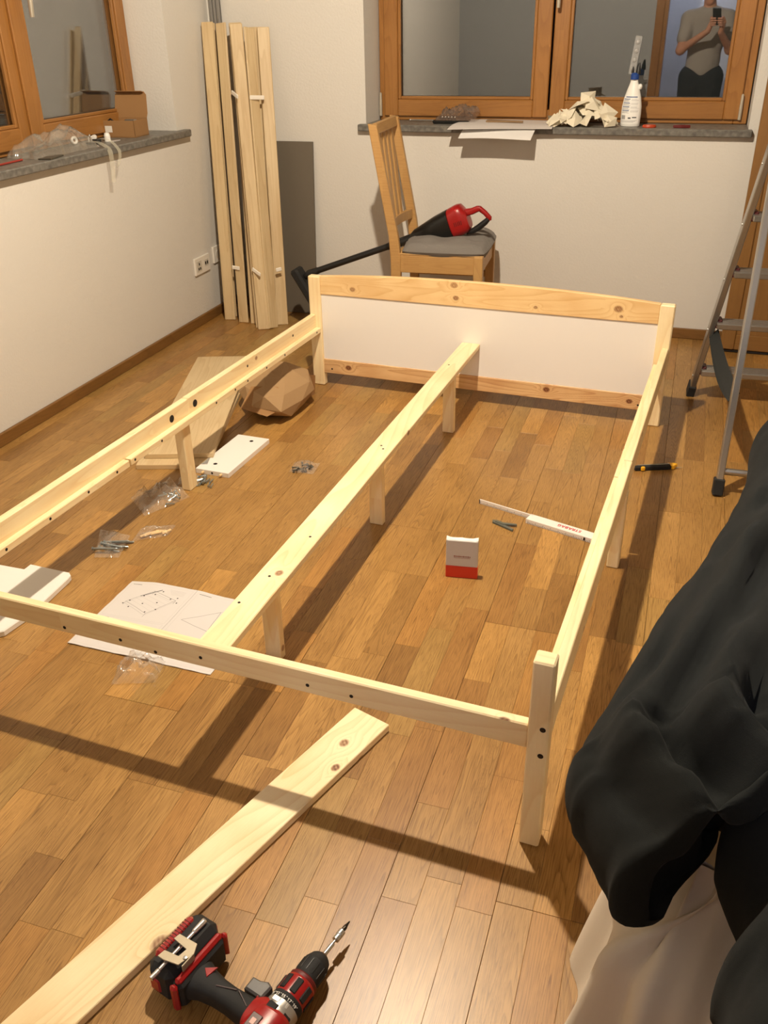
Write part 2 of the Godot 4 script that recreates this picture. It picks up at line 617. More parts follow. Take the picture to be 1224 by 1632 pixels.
func room() -> void:
	var pl := mat("plaster", Color.WHITE)
	var s := S()
	bb(s, -0.3, 0.78, 0, RY, -0.3, 0)
	bb(s, 2.48, RX + 0.2, 0, RY, -0.3, 0)
	bb(s, 0.78, 2.48, 0, 0.885, -0.3, 0)
	bb(s, 0.78, 2.48, 2.2, RY, -0.3, 0)
	struct(obj("wall_back", s, pl))
	s = S()
	bb(s, -0.3, 0, 0, RY, 0, 0.41)
	bb(s, -0.3, 0, 0, RY, 2.07, RZ + 0.15)
	bb(s, -0.3, 0, 0, 0.885, 0.41, 2.07)
	bb(s, -0.3, 0, 2.2, RY, 0.41, 2.07)
	struct(obj("wall_left", s, pl))
	struct(obj("wall_right", blk(RX, RX + 0.2, 0, RY, 0, 6.4), mat("side_wall_darkened", c8(186, 178, 166), 0.9, 0.0, 0.2)))  # unseen wall, colour darkened to weaken the fill light
	s = S()
	bb(s, 0, 1.85, 0, RY, RZ, RZ + 0.15)
	bb(s, 2.75, RX, 0, RY, RZ, RZ + 0.15)
	bb(s, 1.85, 2.75, 2.03, RY, RZ, RZ + 0.15)
	struct(obj("wall_rear", s, mat("rear_wall_darkened", c8(168, 169, 170), 0.9, 0.0, 0.2)))  # colour darkened to lower its bounce and its reflection in the panes
	s = S()
	bb(s, 1.0, RX, 0, RY, 6.2, 6.35)
	bb(s, 0.9, 1.05, 0, RY, RZ + 0.15, 6.2)
	struct(obj("wall_hall", s, mat("hall_paint", c8(226, 228, 232), 0.85)))
	struct(obj("ceiling", blk(-0.3, RX + 0.2, RY, RY + 0.2, -0.3, 6.4), mat("ceiling_darkened", Color.WHITE)))
	var dw := mat("window_wood", Color.WHITE)
	var d := Node3D.new()
	d.name = "door_1"
	add_child(d)
	struct(d)
	obj("jamb", blk(1.85, 1.885, 0, 2.03, RZ - 0.005, RZ + 0.155, 0.002), dw, d)
	obj("jamb", blk(2.715, 2.75, 0, 2.03, RZ - 0.005, RZ + 0.155, 0.002), dw, d)
	obj("head", blk(1.885, 2.715, 1.995, 2.03, RZ - 0.005, RZ + 0.155, 0.002), dw, d)
	obj("casing", blk(1.78, 1.85, 0, 2.1, RZ - 0.016, RZ, 0.003), dw, d)
	obj("casing", blk(2.75, 2.82, 0, 2.1, RZ - 0.016, RZ, 0.003), dw, d)
	obj("casing", blk(1.85, 2.75, 2.03, 2.1, RZ - 0.016, RZ, 0.003), dw, d)
	var sk := mat("skirting_wood", Color.WHITE)
	struct(obj("baseboard_left", blk(0, 0.014, 0, 0.048, 0.014, RZ, 0.003), sk))
	struct(obj("baseboard_back", blk(0, RX, 0, 0.048, 0, 0.014, 0.003), sk))
	struct(obj("baseboard_right", blk(RX - 0.014, RX, 0, 0.048, 0.014, RZ, 0.003), sk))
	struct(obj("baseboard_rear", blk(0.014, 1.78, 0, 0.048, RZ - 0.014, RZ, 0.003), sk))
	var st := mat("sill_stone", Color.WHITE)
	struct(obj("trim_1", blk(0.747, 2.497, 0.885, 0.915, -0.2, 0.034, 0.004), st), "grey stone sill under the back window")
	struct(obj("trim_2", blk(-0.2, 0.034, 0.885, 0.915, 0.336, 2.14, 0.004), st), "grey stone sill under the left window")
	for q in [[0.335, 0.288, "white double wall socket low on the left wall, nearer one", true], [0.17, 0.305, "white wall socket half hidden behind the corner slats", false]]:
		var t := thing("wall_socket", q[2], "socket", Vector3(0, q[1], q[0]))
		var w: float = 0.15 if q[3] else 0.085
		obj("face_plate", blk(0, 0.011, -0.042, 0.042, -w / 2, w / 2, 0.003), mat("socket_white", c8(232, 228, 220), 0.35), t)
		if q[3]:
			obj("socket_well", blk(0.0105, 0.0125, -0.026, 0.026, 0.010, 0.062, 0.001), mat("socket_shade", c8(205, 200, 190), 0.4), t)
			for p in [[-0.012, 0.028], [0.010, 0.036], [-0.012, 0.044]]:
				s = S()
				cbox(s, Vector3(0.002, 0.012, 0.009), Vector3(0.0125, p[0], p[1]))
				obj("pin_hole", s, mat("black_hole", Color.BLACK), t)
			obj("network_port", blk(0.0105, 0.0125, -0.012, 0.020, -0.058, -0.016, 0.001), mat("socket_shade", Color.WHITE), t)
			for p in [-0.047, -0.028]:
				obj("port_opening", blk(0.012, 0.0133, -0.005, 0.010, p - 0.006, p + 0.006), mat("black_hole", Color.BLACK), t)
		else:
			s = S()
			lathe(s, [[0.021, 0.0], [0.021, 0.003], [0.0, 0.003]], Vector3(0.0105, 0, 0), frame_to(Vector3(1, 0, 0)))
			obj("socket_well", s, mat("socket_shade", Color.WHITE), t)

func floor_strips() -> void:
	var root := obj("floor", blk(-0.3, RX + 0.2, -0.12, -0.009, -0.3, 6.4), mat("floor_core", c8(70, 46, 26), 0.9))
	struct(root)
	var cam := Vector3(2.2842, 1.3484, 4.314)
	var fx := Basis(Vector3(0.95053, -0.01768, -0.31012), Vector3(-0.13602, 0.87387, -0.46675), Vector3(0.27926, 0.48584, 0.82824)).transposed()
	var list := []
	var r := RandomNumberGenerator.new()
	r.seed = 5
	var bw := 0.1945
	for b in range(-9, 9):
		var x0 := 1.741 + bw * b
		var zb := -r.randf() * 2.2
		while zb < RZ + 0.15:
			var ze := zb + 2.2
			for k in 3:
				var xa := x0 + bw / 3 * k
				var z := zb
				while z < ze - 0.01:
					var len := r.randf_range(0.22, 0.52)
					var z2 := z + len
					if ze - z2 < 0.16:
						z2 = ze
					var q := [maxf(xa, 0.0), minf(xa + bw / 3, RX), maxf(z, 0.0), minf(z2, RZ), k, is_equal_approx(z, zb), is_equal_approx(z2, ze)]
					z = z2
					if q[1] - q[0] < 0.006 or q[3] - q[2] < 0.01:
						continue
					var c := Vector3((q[0] + q[1]) / 2, 0, (q[2] + q[3]) / 2)
					var v := fx * (c - cam)
					var size := 0.0
					if v.z < -0.2 and absf(v.x / v.z) < 0.46 and v.y / -v.z < 0.60 and v.y / -v.z > -0.60:
						size = (q[1] - q[0]) * (q[3] - q[2]) / v.length_squared() * absf(v.normalized().y)
					if c.x > 2.55 and c.z > 2.6:
						size *= 0.1
					q.append(size)
					list.append(q)
			zb = ze
	list.sort_custom(func(a, b): return a[7] > b[7])
	var rest := S()
	for i in list.size():
		var q: Array = list[i]
		var g0 := 0.0004 if q[4] == 0 else 0.00012
		var g1 := 0.0004 if q[4] == 2 else 0.00012
		var e0 := 0.0004 if q[5] else 0.00012
		var e1 := 0.0004 if q[6] else 0.00012
		var s := S() if i < 300 else rest
		var sx: float = q[1] - q[0] - g0 - g1
		var sz: float = q[3] - q[2] - e0 - e1
		strip(s, Vector3((q[0] + g0 + q[1] - g1) / 2, -0.0045, (q[2] + e0 + q[3] - e1) / 2), Vector3(sx, 0.009, sz), Vector2(r.randf() * 1.6, r.randf() * 0.77))
		var m := mat("oak_%d" % ([0, 0, 1, 1, 2, 3, 4, 5, 7, 0, 1, 6, 5, 7][r.randi() % 14]), Color.WHITE)
		if i < 300:
			obj("floor_strip", s, m, root)
	var o := obj("floor_strips_far", rest, mat("oak_1", Color.WHITE), root)
	o.set_meta("kind", "stuff")
	var hall := obj("hall_floor", blk(1.05, RX, -0.009, 0, RZ, 6.2), mat("oak_1", Color.WHITE), root)
	hall.set_meta("kind", "stuff")

func strip(s: SurfaceTool, at: Vector3, size: Vector3, uvo: Vector2) -> void:
	var h := size * 0.5
	var b := 0.0004
	var top := [Vector3(-h.x + b, h.y, -h.z + b), Vector3(h.x - b, h.y, -h.z + b), Vector3(h.x - b, h.y, h.z - b), Vector3(-h.x + b, h.y, h.z - b)]
	var mid := [Vector3(-h.x, h.y - b, -h.z), Vector3(h.x, h.y - b, -h.z), Vector3(h.x, h.y - b, h.z), Vector3(-h.x, h.y - b, h.z)]
	var f := func(pts: Array, n: Vector3):
		var uv := []
		var w := []
		for p in pts:
			uv.append(Vector2(p.z + h.z, p.x + h.x + p.y - h.y) + uvo)
			w.append(p + at)
		poly(s, w, n, uv)
	f.call(top, Vector3.UP)
	for i in 4:
		var j := (i + 1) % 4
		var n: Vector3 = (mid[i] + mid[j]) * Vector3(1, 0, 1)
		f.call([top[i], top[j], mid[j], mid[i]], n + Vector3.UP)
		f.call([mid[i], mid[j], mid[j] - Vector3(0, size.y - b, 0), mid[i] - Vector3(0, size.y - b, 0)], n)

func window_unit(called: String, xf: Transform3D, w: float) -> void:
	# local: x along the wall, y up from the sill, z towards the room; front of the frame at z = 0
	var t := Node3D.new()
	t.name = called
	t.transform = xf
	add_child(t)
	struct(t)
	var m := mat("window_wood", Color.WHITE)
	var H := 1.27
	var mid := 0.818
	if called == "window_2":
		mid = w - 0.775 - 0.02
	obj("frame", blk(0, 0.055, 0, H, -0.07, 0.0, 0.003), m, t)
	obj("frame", blk(w - 0.055, w, 0, H, -0.07, 0.0, 0.003), m, t)
	obj("frame", blk(0.055, w - 0.055, 0, 0.05, -0.07, 0.0, 0.003), m, t)
	obj("frame", blk(0.055, w - 0.055, H - 0.05, H, -0.07, 0.0, 0.003), m, t)
	for k in 2:
		var a := 0.027 if k == 0 else mid + 0.008
		var b := mid - 0.002 if k == 0 else w - 0.032
		var z0 := -0.04
		var z1 := 0.014
		var y0 := 0.018
		var y1 := H - 0.02
		var sw := 0.068
		var sash := obj("sash", blk(a, a + sw, y0, y1, z0, z1, 0.004), m, t)
		obj("stile", blk(b - sw, b, y0, y1, z0, z1, 0.004), m, sash)
		obj("rail", blk(a + sw, b - sw, y0, y0 + 0.074, z0, z1, 0.004), m, sash)
		obj("rail", blk(a + sw, b - sw, y1 - 0.074, y1, z0, z1, 0.004), m, sash)
		# glazing beads and the panes
		var ga := a + sw
		var gb := b - sw
		var ya := y0 + 0.074
		var yb := y1 - 0.074
		var bz0 := z1 - 0.022
		var bz1 := z1 - 0.006
		for q in [[ga, ga + 0.014, ya, yb], [gb - 0.014, gb, ya, yb], [ga + 0.014, gb - 0.014, ya, ya + 0.014], [ga + 0.014, gb - 0.014, yb - 0.014, yb]]:
			obj("glazing_bead", blk(q[0], q[1], q[2], q[3], bz0, bz1, 0.003), m, sash)
		for gz in [-0.012, -0.032]:
			obj("pane", blk(ga - 0.004, gb + 0.004, ya - 0.004, yb + 0.004, gz - 0.004, gz), mat("coated_glass" if gz > -0.02 else "pane_glass", Color.WHITE), sash)
		obj("spacer", blk(ga + 0.012, gb - 0.012, ya + 0.008, ya + 0.012, -0.028, -0.016), mat("spacer_grey", c8(110, 108, 104), 0.5, 0.5), sash)
	if called == "window_2":
		obj("cover_strip", blk(mid - 0.018, mid + 0.026, 0.018, H - 0.02, 0.0135, 0.026, 0.003), m, t)
	var hm := mat("hinge_metal", c8(205, 198, 182), 0.35, 0.6)
	for hx in [0.008, w - 0.032]:
		var s := S()
		lathe(s, [[0.0, 0.0], [0.007, 0.001], [0.007, 0.024], [0.0, 0.025]], Vector3(hx, 0.018, 0.013))
		lathe(s, [[0.0, 0.028], [0.007, 0.028], [0.0075, 0.05], [0.006, 0.105], [0.003, 0.11], [0.0, 0.11]], Vector3(hx, 0.012, 0.013))
		obj("hinge", s, hm, t)
	var hx2 := mid + 0.026 if called == "window_1" else mid + 0.07
	var s2 := S()
	cbox(s2, Vector3(0.028, 0.07, 0.01), Vector3(hx2, 0.56, 0.02), 0.003)
	tube(s2, [Vector3(hx2, 0.56, 0.02), Vector3(hx2, 0.56, 0.055)], 0.009)
	tube(s2, [Vector3(hx2, 0.575, 0.055), Vector3(hx2, 0.53, 0.06), Vector3(hx2, 0.462, 0.056)], [0.011, 0.010, 0.008])
	obj("handle", s2, hm, t)

# ------------------------------------------------------------------ the bed
func dot_hole(parent: Node3D, at: Vector3, n: Vector3, r: float, called := "bolt_hole") -> void:
	var s := S()
	lathe(s, [[r, -0.001], [r * 0.96, 0.0004], [0.0, 0.0003]], at, frame_to(n), 14)
	obj(called, s, mat("black_hole", Color.BLACK), parent)

func bed() -> void:
	var t := thing("pine_bed", "half-assembled pine double bed frame with a white headboard panel", "bed frame", Vector3(0.8777, 0, 1.0017), -0.0533)
	var p := mat("pine", Color.WHITE)
	var hp := obj("headboard_post", blk(0, 0.0513, 0, 0.457, 0, 0.0333, 0.004), p, t)
	obj("headboard_post", blk(1.3645, 1.4158, 0, 0.457, 0, 0.0333, 0.004), p, t)
	obj("footboard_post", blk(0, 0.037, 0, 0.4265, 2.043, 2.08, 0.003), p, t)
	var fp := obj("footboard_post", blk(1.379, 1.4158, 0, 0.4265, 2.043, 2.08, 0.003), p, t)
	for y in [0.286, 0.226]:
		dot_hole(fp, Vector3(1.405, y, 2.08), Vector3(0, 0, 1), 0.0055)
		var sb := S()
		lathe(sb, [[0.003, 0.0], [0.0026, 0.0012], [0.0, 0.0014]], Vector3(1.405, y, 2.08), frame_to(Vector3(0, 0, 1)), 10)
		obj("bolt", sb, mat("dark_steel", c8(60, 50, 42), 0.4, 0.7), fp)
	# headboard
	var o := PackedVector2Array([Vector2(1.3645, 0.386), Vector2(0.0513, 0.386)])
	for i in 17:
		var k := i / 16.0
		o.append(Vector2(lerpf(0.0513, 1.3645, k), 0.4585 + 0.0235 * (1.0 - pow(absf(2 * k - 1), 2.2))))
	var s := S()
	prism(s, o, 0.007, 0.029, Transform3D(), 0.002)
	var hr := obj("headboard_top_rail", s, mat("pine_head_rail", Color.WHITE), t)
	shift_uv(hr, Vector2(0, -0.38))
	obj("headboard_panel", blk(0.0505, 1.3655, 0.112, 0.389, 0.011, 0.024, 0.001), mat("white_board", Color.WHITE), t)
	s = S()
	cbox(s, Vector3(1.3135, 0.060, 0.022), Vector3(0.7077, 0.0855, 0.018), 0.002, Basis(), Vector2(0.7077, 0.03 - 0.26))
	var lr := obj("headboard_low_rail", s, mat("pine_low_rail", Color.WHITE), t)
	dot_hole(lr, Vector3(0.087, 0.075, 0.029), Vector3(0, 0, 1), 0.004)
	dot_hole(lr, Vector3(1.332, 0.075, 0.029), Vector3(0, 0, 1), 0.004)
	# side rails: an upright board in two lengths with a slat ledge inside
	var a := obj("side_rail", blk(0.004, 0.026, 0.229, 0.303, 0.0333, 0.995, 0.002), p, t)
	obj("rail_length", blk(0.003, 0.0265, 0.229, 0.3015, 0.9965, 2.043, 0.002), p, a)
	obj("slat_ledge", blk(0.026, 0.047, 0.229, 0.250, 0.0345, 1.345, 0.002), p, a)
	obj("slat_ledge", blk(0.026, 0.047, 0.229, 0.250, 1.352, 2.042, 0.002), p, a)
	for z in [1.857, 1.697, 1.541, 1.413, 1.326, 1.188, 0.866, 0.739, 0.65, 0.508, 0.36, 0.072]:
		dot_hole(a, Vector3(0.047, 0.240, z), Vector3(1, 0, 0), 0.0042, "screw_hole")
	for z in [1.095, 0.959]:
		dot_hole(a, Vector3(0.0265, 0.272, z), Vector3(1, 0, 0), 0.0125, "connector_hole")
	for z in [0.607, 0.243]:
		dot_hole(a, Vector3(0.026, 0.278, z), Vector3(1, 0, 0), 0.005)
	var b := obj("side_rail", blk(1.390, 1.412, 0.229, 0.303, 0.0333, 1.0, 0.002), p, t)
	obj("rail_length", blk(1.3895, 1.4125, 0.229, 0.3015, 1.0015, 2.043, 0.002), p, b)
	obj("slat_ledge", blk(1.369, 1.390, 0.229, 0.250, 0.06, 1.0, 0.002), p, b)
	obj("slat_ledge", blk(1.369, 1.390, 0.229, 0.250, 1.006, 2.042, 0.002), p, b)
	# foot rail
	var f := obj("foot_rail", blk(0.037, 1.379, 0.2295, 0.2835, 2.052, 2.073, 0.0025), p, t)
	for q in [[0.393, 0.2435], [0.534, 0.2475], [0.617, 0.2385], [0.724, 0.253], [0.957, 0.25], [1.047, 0.2495]]:
		dot_hole(f, Vector3(q[0], q[1], 2.073), Vector3(0, 0, 1), 0.004)
	# centre beam, laid a touch askew, on three legs
	s = S()
	cbox(s, Vector3(0.072, 0.0185, 2.022), Vector3(0, 0.2375, 0), 0.002, Basis(), Vector2(1.1, 0.2))
	var bm := obj("centre_beam", s, p, t, Transform3D(Basis(Vector3.UP, 0.0195), Vector3(0.701, 0, 1.037)))
	for q in [[-0.012, -0.75], [-0.005, -0.02], [0.008, 0.0], [0.012, 0.53], [-0.004, 0.72], [-0.02, 0.835]]:
		dot_hole(bm, Vector3(q[0], 0.2468, q[1]), Vector3.UP, 0.0035, "screw_hole")
	for q in [[0.689, 0.322], [0.690, 1.047], [0.696, 1.737]]:
		obj("beam_leg", blk(q[0] - 0.021, q[0] + 0.021, 0, 0.2282, q[1] - 0.012, q[1] + 0.012, 0.002), p, t)
	obj("side_leg", blk(0.0, 0.0335, 0, 0.229, 1.013, 1.058, 0.003), p, t)
	obj("side_leg", blk(1.3835, 1.4158, 0, 0.229, 1.022, 1.068, 0.003), p, t)

func shift_uv(o: MeshInstance3D, by: Vector2) -> void:
	var arr := o.mesh.surface_get_arrays(0)
	var m := o.mesh.surface_get_material(0)
	var uv: PackedVector2Array = arr[Mesh.ARRAY_TEX_UV]
	for i in uv.size():
		uv[i] += by
	arr[Mesh.ARRAY_TEX_UV] = uv
	var am := ArrayMesh.new()
	am.add_surface_from_arrays(Mesh.PRIMITIVE_TRIANGLES, arr)
	am.surface_set_material(0, m)
	o.mesh = am

# ------------------------------------------------------------------ things in the far left corner
func lean(foot: Vector3, top: Vector3, across: Vector3) -> Transform3D:
	var y := (top - foot).normalized()
	var z := across.cross(y).normalized()
	return Transform3D(Basis(y.cross(z), y, z), foot)

func corner_stack() -> void:
	var m := mat("slat_wood", Color.WHITE)
	var slats := [
		["far left pale bed slat, half hidden behind the leftmost wide slat", Vector3(0.092, 0, 0.235), Vector3(0.026, 1.345, 0.046), Vector3(0.05, 0, -0.008)],
		["leftmost wide pale bed slat standing in the corner, seen full face", Vector3(0.110, 0, 0.290), Vector3(0.046, 1.350, 0.100), Vector3(0.055, 0, -0.009)],
		["pale bed slat second from the left, its right edge catching light", Vector3(0.200, 0, 0.316), Vector3(0.118, 1.345, 0.105), Vector3(0.05, 0, 0.010)],
		["pale bed slat sunk back behind the front slats of the corner bundle", Vector3(0.270, 0, 0.318), Vector3(0.170, 1.325, 0.045), Vector3(0.05, 0, -0.002)],
		["pale bed slat just behind the foremost slat, shifted to its left", Vector3(0.326, 0, 0.372), Vector3(0.188, 1.345, 0.100), Vector3(0.05, 0, -0.019)],
		["foremost pale bed slat in the middle of the corner bundle", Vector3(0.349, 0, 0.396), Vector3(0.206, 1.342, 0.128), Vector3(0.05, 0, -0.019)],
		["pale bed slat turned edge-on between the foremost and rightmost slats", Vector3(0.386, 0, 0.362), Vector3(0.259, 1.325, 0.110), Vector3(0.020, 0, -0.05)],
		["rightmost pale bed slat of the corner bundle, leaning on the back wall", Vector3(0.408, 0, 0.300), Vector3(0.298, 1.325, 0.036), Vector3(0.048, 0, -0.026)],
		["pale bed slat behind the rightmost slat, mostly hidden", Vector3(0.332, 0, 0.268), Vector3(0.232, 1.325, 0.022), Vector3(0.052, 0, -0.012)],
	]
	for i in slats.size():
		var q: Array = slats[i]
		var len: float = (q[2] - q[1]).length()
		var s := S()
		cbox(s, Vector3(0.057, len, 0.011), Vector3(0, len / 2, 0), 0.003, Basis(), Vector2(len / 2, 0.05 * i))
		var o := obj("pale_lath", s, m, null, lean(q[1], q[2], q[3].normalized()))
		tag(o, q[0], "slat", "bed slats standing in the corner")
	# white webbing ties between the slats, at two heights
	var wm := mat("webbing", c8(240, 234, 222), 0.85)
	for q in [["white webbing tie round the slats, upper left loop", Vector3(0.182, 1.062, 0.182), Vector3(0.236, 1.045, 0.232)], ["white webbing tie round the slats, upper right loop", Vector3(0.276, 1.040, 0.190), Vector3(0.322, 1.035, 0.130)], ["white webbing tie round the slats, lower middle loop", Vector3(0.288, 0.288, 0.345), Vector3(0.340, 0.266, 0.366)], ["white webbing tie round the slats, lower left loop beside the leftmost slat", Vector3(0.140, 0.270, 0.272), Vector3(0.186, 0.268, 0.280)], ["white webbing tie round the slats, lower right loop", Vector3(0.392, 0.275, 0.296), Vector3(0.416, 0.280, 0.280)]]:
		var s := S()
		var d: Vector3 = q[2] - q[1]
		var tx := d.normalized()
		var tz := tx.cross(Vector3.UP).normalized()
		cbox(s, Vector3(d.length(), 0.019, 0.007), (q[1] + q[2]) / 2 + Vector3(0.004, 0, 0.008), 0.003, Basis(tx, tz.cross(tx), tz))
		tag(obj("webbing_tie", s, wm), q[0], "strap", "white ties of the slat bundle")
	var pr := S()
	for k in 3:
		bb(pr, -0.024 + 0.017 * k, -0.010 + 0.017 * k, 0, 2.05, -0.02, 0.004, 0.002)
	bb(pr, -0.024, 0.024, 0, 2.05, -0.021, -0.012, 0.001)
	tag(obj("metal_profile", pr, mat("aluminium_dull", c8(150, 148, 146), 0.45, 0.6), null, Transform3D(Basis(), Vector3(0.052, 0, 0.028))), "tall grey aluminium profile upright in the corner behind the slats", "profile")
	var gs := S()
	cbox(gs, Vector3(0.34, 0.835, 0.016), Vector3(0, 0.4175, 0), 0.001)
	tag(obj("grey_board", gs, mat("grey_laminate", c8(104, 96, 84), 0.55), null, lean(Vector3(0.337, 0, 0.075), Vector3(0.337, 0.83, 0.012), Vector3(1, 0, 0))), "flat grey-brown board leaning on the back wall right of the slats", "board")

# ------------------------------------------------------------------ chair with cushion and vacuum cleaner
func chair_and_vacuum() -> void:
	# chair local: x from back to front, z across (towards the camera), turned a little
	var at := Vector3(1.02, 0, 0.335)
	var turn := 0.07
	var t := thing("wooden_chair", "light wooden chair with a slatted high back below the back window", "chair", at, turn)
	var m := mat("beech", Color.WHITE)
	for z in [-0.19, 0.19]:
		var s := S()
		var pts := [[0.052, 0.0], [0.052, 0.46], [-0.055, 0.965]]
		var o := PackedVector2Array([Vector2(0.035, 0), Vector2(0.072, 0), Vector2(0.076, 0.42), Vector2(0.064, 0.52), Vector2(-0.022, 0.962), Vector2(-0.060, 0.968), Vector2(0.022, 0.52), Vector2(0.030, 0.42)])
		prism(s, o, z - 0.014, z + 0.014, Transform3D(), 0.003)
		var lg := obj("back_post", s, m, t)
	for z in [-0.185, 0.185]:
		obj("leg", blk(0.40, 0.44, 0, 0.44, z - 0.02, z + 0.02, 0.003), m, t)
	for z in [-0.188, 0.188]:
		obj("apron", blk(0.07, 0.405, 0.362, 0.437, z - 0.011, z + 0.011, 0.002), m, t)
	obj("apron", blk(0.412, 0.432, 0.362, 0.437, -0.166, 0.166, 0.002), m, t)
	obj("apron", blk(0.045, 0.065, 0.362, 0.437, -0.176, 0.176, 0.002), m, t)
	for z in [-0.188, 0.188]:
		obj("stretcher", blk(0.07, 0.405, 0.262, 0.292, z - 0.009, z + 0.009, 0.002), m, t)
	obj("seat_board", blk(0.06, 0.44, 0.437, 0.445, -0.2, 0.2, 0.003), m, t)
	# back: top rail, lower curved rail, upright splats
	var along := func(y: float) -> float: return lerpf(0.045, -0.041, (y - 0.50) / 0.46)
	var s := S()
	cbox(s, Vector3(0.026, 0.045, 0.353), Vector3(along.call(0.945), 0.945, 0), 0.004, Basis(Vector3(0, 0, 1), 0.18))
	obj("top_rail", s, m, t)
	s = S()
	sheet(s, func(u: float, v: float) -> Vector3: return Vector3(along.call(0.56) + 0.013 - 0.02 * v - 0.03 * sin(PI * u), 0.565 + 0.0, lerpf(0.177, -0.177, u)), 12, 1, 0.04)
	obj("lower_rail", s, m, t)
	for z in [-0.105, -0.035, 0.035, 0.105]:
		s = S()
		var y0 := 0.55
		var y1 := 0.93
		var d := Vector3(along.call(y1) - along.call(y0) + 0.024, y1 - y0, 0)
		cbox(s, Vector3(0.010, d.length(), 0.042), Vector3(along.call(y0) - 0.026, y0, z) + d / 2, 0.003, Basis(Vector3(0, 0, 1), atan2(-d.x, d.y)))
		obj("splat", s, m, t)
	# cushion
	var cs := S()
	var cf := func(u: float, v: float) -> Vector3:
		var x := (u - 0.5) * 2
		var z := (v - 0.5) * 2
		var e := pow(clampf(1.0 - pow(absf(x), 5.0), 0, 1), 0.5) * pow(clampf(1.0 - pow(absf(z), 5.0), 0, 1), 0.5)
		var wob := 0.004 * sin(9 * x + 2) * sin(7 * z + 1) + 0.003 * sin(23 * z) * absf(x)
		var rr := 1.0 - 0.06 * pow(absf(x * z), 3.0)
		return Vector3(x * 0.192 * rr, 0.008 + 0.046 * e + wob * 1.5 * e, z * 0.208 * rr)
	sheet(cs, cf, 30, 30)
	sheet(cs, func(u: float, v: float) -> Vector3:
		var p: Vector3 = cf.call(1.0 - u, v)
		return Vector3(p.x, 0.016 - p.y, p.z), 30, 30)
	var cm := mat("cushion_cloth", c8(124, 119, 114), 0.95, 0.0, 0.2)
	cm.rim_enabled = true
	cm.rim = 0.3
	cm.normal_enabled = true
	cm.normal_texture = noise_normal(17, 0.15, 5.0)
	cm.normal_scale = 0.3
	cm.uv1_triplanar = true
	cm.uv1_scale = Vector3(6, 6, 6)
	var cu := obj("seat_cushion", cs, cm, null, Transform3D(Basis(Vector3.UP, turn), at + Basis(Vector3.UP, turn) * Vector3(0.262, 0.446, 0.0)))
	tag(cu, "flat grey padded seat cushion on the wooden chair", "cushion")
	# stick vacuum cleaner lying on the cushion, its nozzle reaching down to the left
	var dir := Vector3(1.275 - 0.615, 0.536 - 0.292, 0.0)
	var x := dir.normalized()
	var z := Vector3(0, 0, 1)
	var v := thing("vacuum_cleaner", "black and red stick vacuum cleaner lying across the chair seat", "vacuum cleaner")
	v.transform = Transform3D(Basis(x, z.cross(x), z), Vector3(0.615, 0.292, 0.36))
	var bp := mat("black_plastic", Color.WHITE)
	var rp := mat("red_plastic", Color.WHITE)
	s = S()
	tube(s, [Vector3(0.02, 0, 0), Vector3(0.30, 0, 0), Vector3(0.44, 0.0, 0)], 0.0145, 14)
	tube(s, [Vector3(0.40, 0, 0), Vector3(0.44, 0, 0), Vector3(0.535, 0.0, 0)], [0.015, 0.019, 0.021], 14)
	obj("tube", s, bp, v)
	# dust bin: rounded, deeper than tall, growing towards the motor
	s = S()
	loft(s, [[0.53, 0.0, 0.020, 0.022], [0.555, -0.002, 0.036, 0.034], [0.565, -0.004, 0.040, 0.04], [0.66, 0.003, 0.056, 0.048], [0.725, 0.007, 0.062, 0.05], [0.728, 0.007, 0.055, 0.045]], 3.2)
	obj("dust_container", s, mat("smoke_plastic", c8(22, 22, 21), 0.3), v)
	s = S()
	loft(s, [[0.727, 0.007, 0.060, 0.049], [0.7307, 0.007, 0.063, 0.051], [0.7699, 0.010, 0.066, 0.052], [0.7884, 0.010, 0.062, 0.05], [0.7995, 0.004, 0.050, 0.044], [0.8091, -0.001, 0.035, 0.036], [0.8106, -0.001, 0.02, 0.02]], 3.2)
	obj("motor_housing", s, rp, v)
	s = S()
	for k in 5:
		cbox(s, Vector3(0.004, 0.018, 0.002), Vector3(0.752 + 0.008 * k, 0.0, 0.0515), 0.0008)
	obj("air_slot", s, mat("dark_red", c8(95, 12, 12), 0.5), v)
	# handle: red upper arm and black lower arm, joined in a rounded tip
	s = S()
	loft(s, [[0.7995, 0.030, 0.016, 0.018], [0.8328, 0.026, 0.014, 0.016], [0.8587, 0.028, 0.013, 0.015], [0.8713, 0.026, 0.011, 0.013]], 3.0)
	tube(s, [Vector3(0.8661, 0.028, 0), Vector3(0.8846, 0.002, 0), Vector3(0.8979, -0.026, 0), Vector3(0.8950, -0.034, 0)], [0.012, 0.011, 0.011, 0.008], 12)
	obj("handle_arm", s, rp, v)
	s = S()
	tube(s, [Vector3(0.7810, -0.052, 0), Vector3(0.8069, -0.055, 0), Vector3(0.8402, -0.048, 0), Vector3(0.8735, -0.036, 0), Vector3(0.8942, -0.026, 0)], [0.010, 0.012, 0.014, 0.013, 0.010], 12)
	obj("hand_grip", s, bp, v)
	# joint and floor nozzle
	s = S()
	tube(s, [Vector3(0.03, 0, 0), Vector3(-0.02, -0.002, 0), Vector3(-0.045, -0.008, 0)], [0.016, 0.019, 0.014], 12)
	obj("swivel_joint", s, bp, v)
	s = S()
	cbox(s, Vector3(0.042, 0.20, 0.08), Vector3(-0.060, -0.055, 0.0), 0.010, Basis(Vector3(0, 0, 1), 0.20))
	obj("floor_nozzle", s, mat("black_rubber", Color.WHITE), v)

